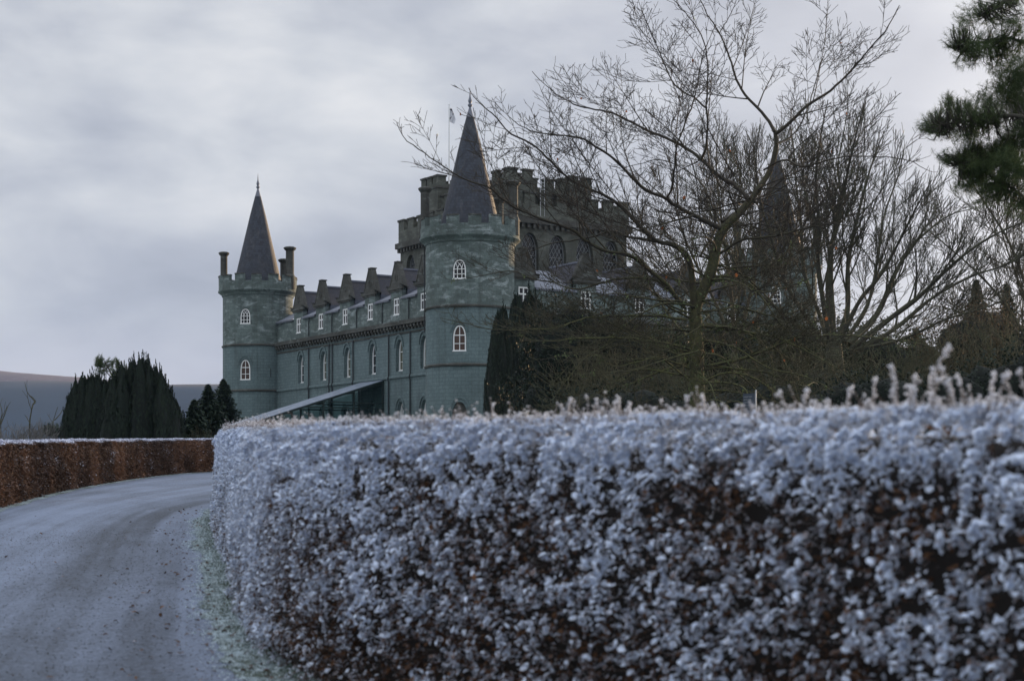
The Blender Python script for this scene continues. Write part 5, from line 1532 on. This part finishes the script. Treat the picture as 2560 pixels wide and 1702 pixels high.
def leafy(label, Yb, lobes_px, seed, lm, name='evergreen_shrub', cat='shrub', size=(0.10, 0.22), dens=70, group=None, core=None):
    """shrub or tree crown out of leaf clouds; lobes_px = (x, y, rx, ry) in photo pixels at depth Yb"""
    bx = (np.mean([l[0] for l in lobes_px]) - HX) / FPX * Yb; gz = ground(bx, Yb)
    root = empty(name, (bx, Yb, gz), label, cat, 0.0, group); g = np.random.default_rng(seed)
    P = []; Nn = []; lob = []
    for (x, y, rx, ry) in lobes_px:
        c = px(x, y, Yb) - np.array((bx, Yb, gz)); sc = Yb / FPX
        dy = g.uniform(-1, 1) * rx * sc * 0.5
        a, b_, c_ = rx * sc, rx * sc * 0.8, ry * sc
        lob.append((c[0], c[1] + dy, c[2], a * 0.62, b_ * 0.62, c_ * 0.62))
        n = int(dens * (a * c_) * 9)
        d = unit(g.normal(0, 1, (n, 3)))
        nz = np.array([mnoise.noise(Vector(q * 2.6) + Vector((x, y, 0))) for q in d])
        nz2 = np.array([mnoise.noise(Vector(q * 7.5) + Vector((y, x, 3))) for q in d])
        rad = (1 + 0.34 * nz + 0.30 * nz2) * (1.12 - 0.55 * g.random(n) ** 1.6)
        P.append(np.array((c[0], c[1] + dy, c[2])) + d * np.array((a, b_, c_)) * rad[:, None]); Nn.append(d)
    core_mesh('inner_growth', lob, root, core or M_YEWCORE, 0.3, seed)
    P = np.vstack(P); Nn = np.vstack(Nn); n = len(P)
    keep = P[:, 2] > -0.2
    P = P[keep]; Nn = Nn[keep]; n = len(P)
    scatter('foliage', P, unit(Nn + rng.normal(0, 0.6, P.shape)), unit(rng.normal(0, 1, P.shape) + np.array((0, 0, -0.3))), rng.uniform(size[0], size[1], n), np.zeros(n), lm, root, True, 0, 1.2)
    return root
EV = 'dark evergreens behind the frosted hedge'
leafy('dark spreading evergreen left of the mossy trunk, low behind the frosted hedge', 92, [(1390, 880, 90, 120), (1460, 930, 120, 110), (1560, 950, 120, 90), (1400, 1010, 150, 100), (1630, 990, 110, 90), (1500, 840, 80, 70), (1430, 820, 70, 80), (1570, 880, 70, 60)], 12, M_YEW, 'evergreen_tree', 'tree', group=EV)
leafy('olive-green evergreen right behind the mossy trunk', 96, [(1700, 930, 110, 120), (1800, 890, 120, 120), (1760, 1010, 160, 110), (1880, 930, 120, 120), (1670, 870, 60, 60)], 13, M_LAUREL, 'evergreen_tree', 'tree', group=EV)
leafy('olive-green evergreen beneath the many-stemmed tree', 98, [(1990, 890, 130, 110), (2090, 900, 130, 100), (2030, 1000, 200, 110), (2190, 920, 120, 110)], 14, M_LAUREL, 'evergreen_tree', 'tree', group=EV)
leafy('rust-brown leafy tree in front of the two conifers at the right', 100, [(2300, 930, 110, 110), (2400, 880, 110, 120), (2480, 860, 100, 130), (2360, 1000, 190, 100), (2540, 940, 110, 150)], 15, M_RUSSET, 'leafy_tree', 'tree', (0.10, 0.2), group=EV)
leafy('dark evergreen at the far right edge above the hedge', 88, [(2560, 900, 60, 110), (2580, 1000, 90, 90)], 16, M_YEW, 'evergreen_tree', 'tree', group=EV)

leafy('low black-green evergreen bush between the dark yew and the mossy trunk', 60, [(1480, 1030, 130, 70), (1600, 1020, 120, 70), (1690, 1040, 90, 60)], 18, M_YEW, 'evergreen_shrub', 'shrub', (0.07, 0.15), group='low evergreens along the hedge')
leafy('low black-green evergreen bush behind the small sign', 57, [(1830, 1030, 110, 75), (1930, 1010, 110, 80), (2020, 1030, 100, 70)], 19, M_YEW, 'evergreen_shrub', 'shrub', (0.07, 0.15), group='low evergreens along the hedge')
leafy('low black-green evergreen bush below the many-stemmed tree, right of the sign', 58, [(2110, 1010, 110, 80), (2210, 1000, 110, 85), (2300, 1020, 100, 80)], 20, M_YEW, 'evergreen_shrub', 'shrub', (0.07, 0.15), group='low evergreens along the hedge')
leafy('low black-green evergreen bush at the right edge behind the tall frosty shoots', 55, [(2390, 1000, 110, 90), (2490, 980, 110, 110), (2580, 960, 90, 130)], 22, M_YEW, 'evergreen_shrub', 'shrub', (0.07, 0.15), group='low evergreens along the hedge')

def conifer(label, cx, top, hw, Yb, seed, lm=None, group=None, base_row=None):
    """spruce: whorls of drooping boughs"""
    bx = (cx - HX) / FPX * Yb; gz = ground(bx, Yb); g = np.random.default_rng(seed)
    root = empty('conifer', (bx, Yb, gz), label, 'tree', 0.0, group)
    H = (HY - top) / FPX * Yb + EYE - gz; w = hw / FPX * Yb
    tt = Tubes(); tt.add([(0, 0, -0.3), (0, 0, H * 0.5), (0, 0, H)], [H * 0.02, H * 0.012, 0.01], 8, 0.2); tt.build('trunk', M_BARK2, root)
    P = []; Nn = []; T = []; S_ = []
    z = H * 0.06
    while z < H:
        t = z / H; L_ = w * (1 - t) ** 0.8 * g.uniform(0.8, 1.15) + 0.08
        for a in np.arange(0, 6.28, 0.62):
            a = a + g.uniform(-0.25, 0.25); ll = L_ * g.uniform(0.6, 1.15); m_ = max(4, int(ll * 11))
            q = (np.arange(m_) + 0.5) / m_ * ll
            for s_ in (-1, 0, 1):
                off = s_ * 0.13 * ll * (1 - q / ll) + g.normal(0, 0.05, m_)
                P.append(np.stack([q * math.cos(a) - off * math.sin(a), q * math.sin(a) + off * math.cos(a), z - 0.20 * q + g.normal(0, 0.06, m_)], 1))
                Nn.append(g.normal(0, 0.4, (m_, 3)) + np.array((0, 0, 1.0))); T.append(np.tile((math.cos(a), math.sin(a), -0.25), (m_, 1)) + g.normal(0, 0.35, (m_, 3))); S_.append(g.uniform(0.18, 0.38, m_))
        z += 0.03 * H * (1.15 - 0.6 * t)
    P = np.vstack(P); n = len(P)
    scatter('foliage', P, unit(np.vstack(Nn)), unit(np.vstack(T)), np.concatenate(S_), np.zeros(n), lm or M_CONIF, root, True, 0, 0.8)
    return root
conifer('small dark pointed conifer beside the yews, leftmost of the three by the left tower', 485, 1002, 62, 118, 1, group='conifers by the left tower')
conifer('taller pointed conifer between the small one and the left round tower', 520, 962, 84, 132, 2, group='conifers by the left tower')
conifer('conifer touching the edge of the left round tower', 558, 948, 88, 150, 3, group='conifers by the left tower')
conifer('narrow conifer top, left of the two rising above the russet shrubs', 2440, 698, 105, 105, 4, group='conifer tops at the right')
conifer('narrow conifer top, right of the two rising above the russet shrubs', 2516, 708, 110, 108, 5, group='conifer tops at the right')
conifer('dark conifer half hidden behind the right side of the many-stemmed tree', 2290, 820, 110, 118, 6, group='conifer tops at the right')
thicket('brown leafless shrub at the foot of the conifers by the left tower', 510, 116, 90, 1055, 16, 90, M_BARK3, group='bare shrubs behind the left hedge', dens=0.8)

# Scots-pine-like tree behind the yews with airy clumps
def airy_pine(label, Yb, trunk_px, clumps, seed, size, needle, dens, tr, name='pine_tree', group=None, r=0.06, limbs=(), nw=0.055):
    T_ = loc3(trunk_px, Yb, (0,))
    root = empty(name, (T_[0][0], Yb, ground(T_[0][0], Yb)), label, 'tree', 0.0, group); o = np.array(root.location); g = np.random.default_rng(seed)
    T_[0][2] = o[2] - 0.2
    tt = Tubes(); tt.add(crv(T_, 20) - o, np.linspace(tr, tr * 0.35, 20), 9, 0.3); tt.build('trunk', M_BARK2, root)
    tb = Tubes(); P = []; D = []
    main = crv(T_, 40) - o
    for pts, off, ra in limbs:
        Q = crv(loc3(pts, Yb, off), 24) - o; tb.add(Q, np.linspace(ra, 0.012, 24), 6, 0.3)
        main = np.vstack([main, Q])
    for (x, y, rx, ry, dz, n) in clumps:
        n = int(n * (0.95 if size < 0.2 else 1.0)); rx *= 1.3; ry *= 1.45
        c = px(x, y, Yb + dz) - o; sc = Yb / FPX
        for k in range(n):
            d = g.normal(0, 1, 3); d /= np.linalg.norm(d)
            p = c + d * np.array((rx * sc, max(rx, ry) * sc, ry * sc)) * (g.uniform(0.1, 1) ** 0.6) * (1 + 0.35 * mnoise.noise(Vector(d * 2.5) + Vector((x, y, 0))))
            j = np.argmin(np.linalg.norm(main - p, axis=1) + g.uniform(0, 0.3 * rx * sc, len(main))); a = main[j]
            mid = (a + p) / 2 + g.normal(0, 0.04, 3) + np.array((0, 0, -0.05))
            if np.linalg.norm(p - a) < 5.0 * size and k % 2 == 0: tb.add(crv([a, mid, p], 7), np.linspace(0.014, 0.005, 7), 4, 0.2)
            u = (p - a); u = u / (np.linalg.norm(u) + 1e-6) + np.array((0, 0, 0.5)) + g.normal(0, 0.35, 3); u /= np.linalg.norm(u)
            P.append(p); D.append(u)
    tb.build('branches', M_BARK2, root)
    P = np.array(P); D = np.array(D); nn = len(P)
    PP = np.repeat(P, needle, 0); DD = np.repeat(D, needle, 0); m_ = len(PP)
    along = g.uniform(-1, 0.3, m_) * size * 1.6
    dr = unit(DD * 0.75 + unit(g.normal(0, 1, (m_, 3))) * 0.85)
    ln = size * g.uniform(0.7, 1.2, m_)
    base = PP + DD * along[:, None]
    sd2 = unit(np.cross(dr, g.normal(0, 1, (m_, 3)))) * (size * nw)
    V = np.stack([base - sd2, base + sd2, base + dr * ln[:, None]], 1)
    c = np.zeros((m_, 3, 4)); c[:, :, 3] = 1; c[:, :, 1] = (np.repeat(g.random(nn), needle) * 0.6 + g.random(m_) * 0.4)[:, None]
    np_mesh('needles', V.reshape(-1, 3), np.arange(m_ * 3).reshape(-1, 3), M_PINE, root, c.reshape(-1, 4))
    return root
airy_pine('pale thin-crowned pine showing above the lower yew', 150, [(290, 1130), (288, 1000), (280, 940), (262, 905)], [(250, 915, 13, 18, 0, 60), (248, 905, 8, 12, 0, 30), (272, 912, 14, 12, 1, 40), (292, 925, 16, 14, -1, 55), (290, 905, 10, 8, 0, 24), (308, 928, 8, 10, 0, 25)], 3, 0.28, 26, 1, 0.16, limbs=[([(280, 945), (262, 925), (250, 905)], (0, 0), .06), ([(284, 960), (296, 935), (304, 920)], (0, 0), .05)])
airy_pine('near dark green pine hanging in from the upper right corner', 24, [(2760, 1180), (2740, 800), (2720, 400), (2700, 0), (2690, -300)],
    [(2470, 15, 40, 22, 0, 60), (2520, 20, 45, 40, .3, 90), (2425, 40, 34, 22, .4, 50), (2405, 85, 34, 22, 0, 60), (2385, 115, 22, 14, 0, 30), (2440, 120, 36, 22, -.3, 70), (2420, 150, 34, 14, .3, 34), (2490, 80, 40, 30, 0, 80), (2500, 130, 44, 24, .3, 90), (2550, 90, 30, 60, 0, 110), (2550, 165, 34, 24, -.3, 80), (2495, 170, 26, 12, .3, 30),
     (2530, 215, 46, 26, 0, 170), (2490, 250, 50, 26, .3, 190), (2550, 260, 36, 30, 0, 150), (2450, 285, 46, 22, -.3, 130), (2390, 270, 40, 22, 0, 100), (2372, 245, 16, 12, .2, 24), (2345, 300, 38, 18, .3, 90), (2320, 318, 22, 16, 0, 36), (2400, 320, 56, 18, .4, 130), (2480, 305, 50, 20, 0, 100), (2550, 320, 26, 20, -.3, 50), (2350, 335, 30, 10, .3, 30),
     (2540, 365, 36, 20, 0, 110), (2490, 375, 50, 20, .2, 170), (2435, 380, 44, 16, .4, 120), (2400, 395, 36, 14, .3, 70), (2360, 392, 22, 8, 0, 20), (2460, 410, 60, 24, 0, 220), (2520, 410, 44, 26, -.4, 170), (2425, 435, 40, 22, .3, 130), (2480, 450, 46, 22, 0, 140), (2440, 468, 34, 14, 0, 60), (2540, 450, 30, 12, .3, 30), (2400, 470, 20, 10, 0, 16), (2550, 505, 24, 10, .2, 20), (2535, 190, 34, 22, 0, 80), (2560, 205, 20, 30, .3, 60), (2525, 340, 34, 18, .3, 70), (2560, 345, 20, 30, 0, 60), (2555, 430, 24, 30, .3, 60), (2500, 488, 40, 14, .2, 50), (2550, 525, 30, 18, 0, 50), (2460, 505, 26, 10, .3, 24), (2430, 350, 40, 14, 0, 60)],
    8, 0.090, 34, 1, 0.28, r=0.05, nw=0.022, limbs=[([(2715, 330), (2620, 150), (2540, 100), (2460, 105), (2400, 115)], (0, .4, 0), .05), ([(2712, 450), (2620, 330), (2540, 290), (2440, 300), (2350, 312)], (0, -.4, 0), .06), ([(2725, 560), (2640, 470), (2560, 420), (2470, 410), (2400, 405)], (0, .3, .2), .06), ([(2705, 200), (2620, 30), (2540, -10), (2470, 30)], (0, .4, 0), .05), ([(2720, 640), (2640, 560), (2570, 500), (2500, 450)], (0, .3, .2), .04)])

# bare saplings and pale scrub beyond the left hedge
def sapling(label, Yb, paths, seed, bm=M_BARK4, group=None):
    P0 = loc3(paths[0][0], Yb, (0,)); bx = P0[0][0]; gz = ground(bx, Yb)
    root = empty('bare_sapling', (bx, Yb, gz), label, 'tree', 0.0, group); o = np.array(root.location)
    G = Grower(seed, 0.014, 0.18, 0.08, (20, 45), 0.55, lambda z, r: 0.4, (0.3, 0.5), maxlev=2, minlen=0.3)
    for pts, ra in paths:
        Q = loc3(pts, Yb, (0, 0.5)); 
        n = max(10, int(np.sum(np.linalg.norm(np.diff(Q, axis=0), axis=1)) / 0.35))
        Q = crv(Q, n)
        G.limb(Q - o, ra, 0.02, 0, 0.35)
    G.T.build('branches', bm, root)
sapling('tall thin forked bare sapling left of the yews', 125, [([(76, 1110), (74, 1060), (78, 1030), (82, 1010), (90, 1000), (70, 985), (62, 955)], .09), ([(80, 1020), (84, 1008), (90, 1000)], .06), ([(76, 1060), (68, 1045), (66, 1040)], .04), ([(82, 1010), (88, 1005), (74, 990)], .05)], 1, M_BARK, 'bare saplings beyond the left hedge')
sapling('shorter leaning bare sapling nearer the yews', 128, [([(130, 1110), (132, 1060), (140, 1030), (144, 1018)], .07), ([(136, 1050), (150, 1035), (157, 1022)], .05)], 2, M_BARK, 'bare saplings beyond the left hedge')
sapling('bare sapling cut by the left edge of the photo', 122, [([(2, 1110), (0, 1060), (6, 1030), (-4, 1000)], .10), ([(2, 1060), (14, 1030), (20, 1015)], .07), ([(0, 1080), (-20, 1040)], .06)], 3, M_BARK, 'bare saplings beyond the left hedge')
for k, (cx, w, top, lab) in enumerate([(30, 60, 1055, 'pale scrub bush at the left edge beyond the brown hedge'), (70, 60, 1048, 'pale scrub bush round the forked sapling'), (110, 60, 1042, 'pale scrub bush between the two saplings'), (148, 55, 1050, 'pale scrub bush touching the yew')]):
    thicket(lab, cx, 118 + 2 * k, w, top, 22, 120 + k, M_BARK4, group='pale scrub beyond the left hedge', rmin=0.012, dens=0.8)
leafy('dull green bush low between the pale scrub and the yew', 124, [(120, 1075, 25, 22), (150, 1080, 25, 18)], 17, M_CONIF, size=(0.12, 0.24), dens=40, group='pale scrub beyond the left hedge')

# ------------------------------------------------------------------ small sign behind the hedge
Ys = 30.0
c = px(1877, 1006, Ys)
gz = ground(c[0], c[1])
sign = empty('sign', (c[0], c[1], gz), 'small dark blue notice board on a grey post behind the hedge', 'sign', R(-52))
top = c[2] + 0.17 - gz
mb = MB(); mb.box(-0.19, 0.10, -0.012, 0.012, top - 0.42, top, 0); mb.build('board', plain('dark_blue_enamel', (0.02, 0.035, 0.06), 0.4, 0, 0.1), sign)
tb = Tubes(); tb.add([(0.13, 0, -0.3), (0.13, 0, top + 0.06)], [0.016, 0.016], 8, 0); tb.build('post', M_METAL, sign)
mb = MB(); g9 = np.random.default_rng(9)
for row in range(7):
    x = -0.165; z = top - 0.05 - row * 0.053
    while x < 0.05 - 0.04 * (row % 3):
        w_ = g9.uniform(0.008, 0.02); mb.box(x, x + w_, -0.0165, -0.0125, z - g9.uniform(0.012, 0.022), z, 0); x += w_ + g9.uniform(0.004, 0.012)
mb.build('lettering', M_DIMWHITE, sign)

# ------------------------------------------------------------------ thin winter air
hz = MB(); hz.box(-4200, 4200, -14, 7200, -60, 560)
ho = hz.build('haze', []) 
m = bpy.data.materials.new('haze'); m.use_nodes = True; nt = m.node_tree; nt.nodes.clear()
v = N(nt, 'ShaderNodeVolumePrincipled'); v.inputs['Color'].default_value = (0.48, 0.68, 1.0, 1); v.inputs['Density'].default_value = 0.00004; v.inputs['Anisotropy'].default_value = 0.0
o = N(nt, 'ShaderNodeOutputMaterial'); L(nt, v.outputs[0], o.inputs['Volume'])
ho.data.materials.append(m); ho['kind'] = 'stuff'
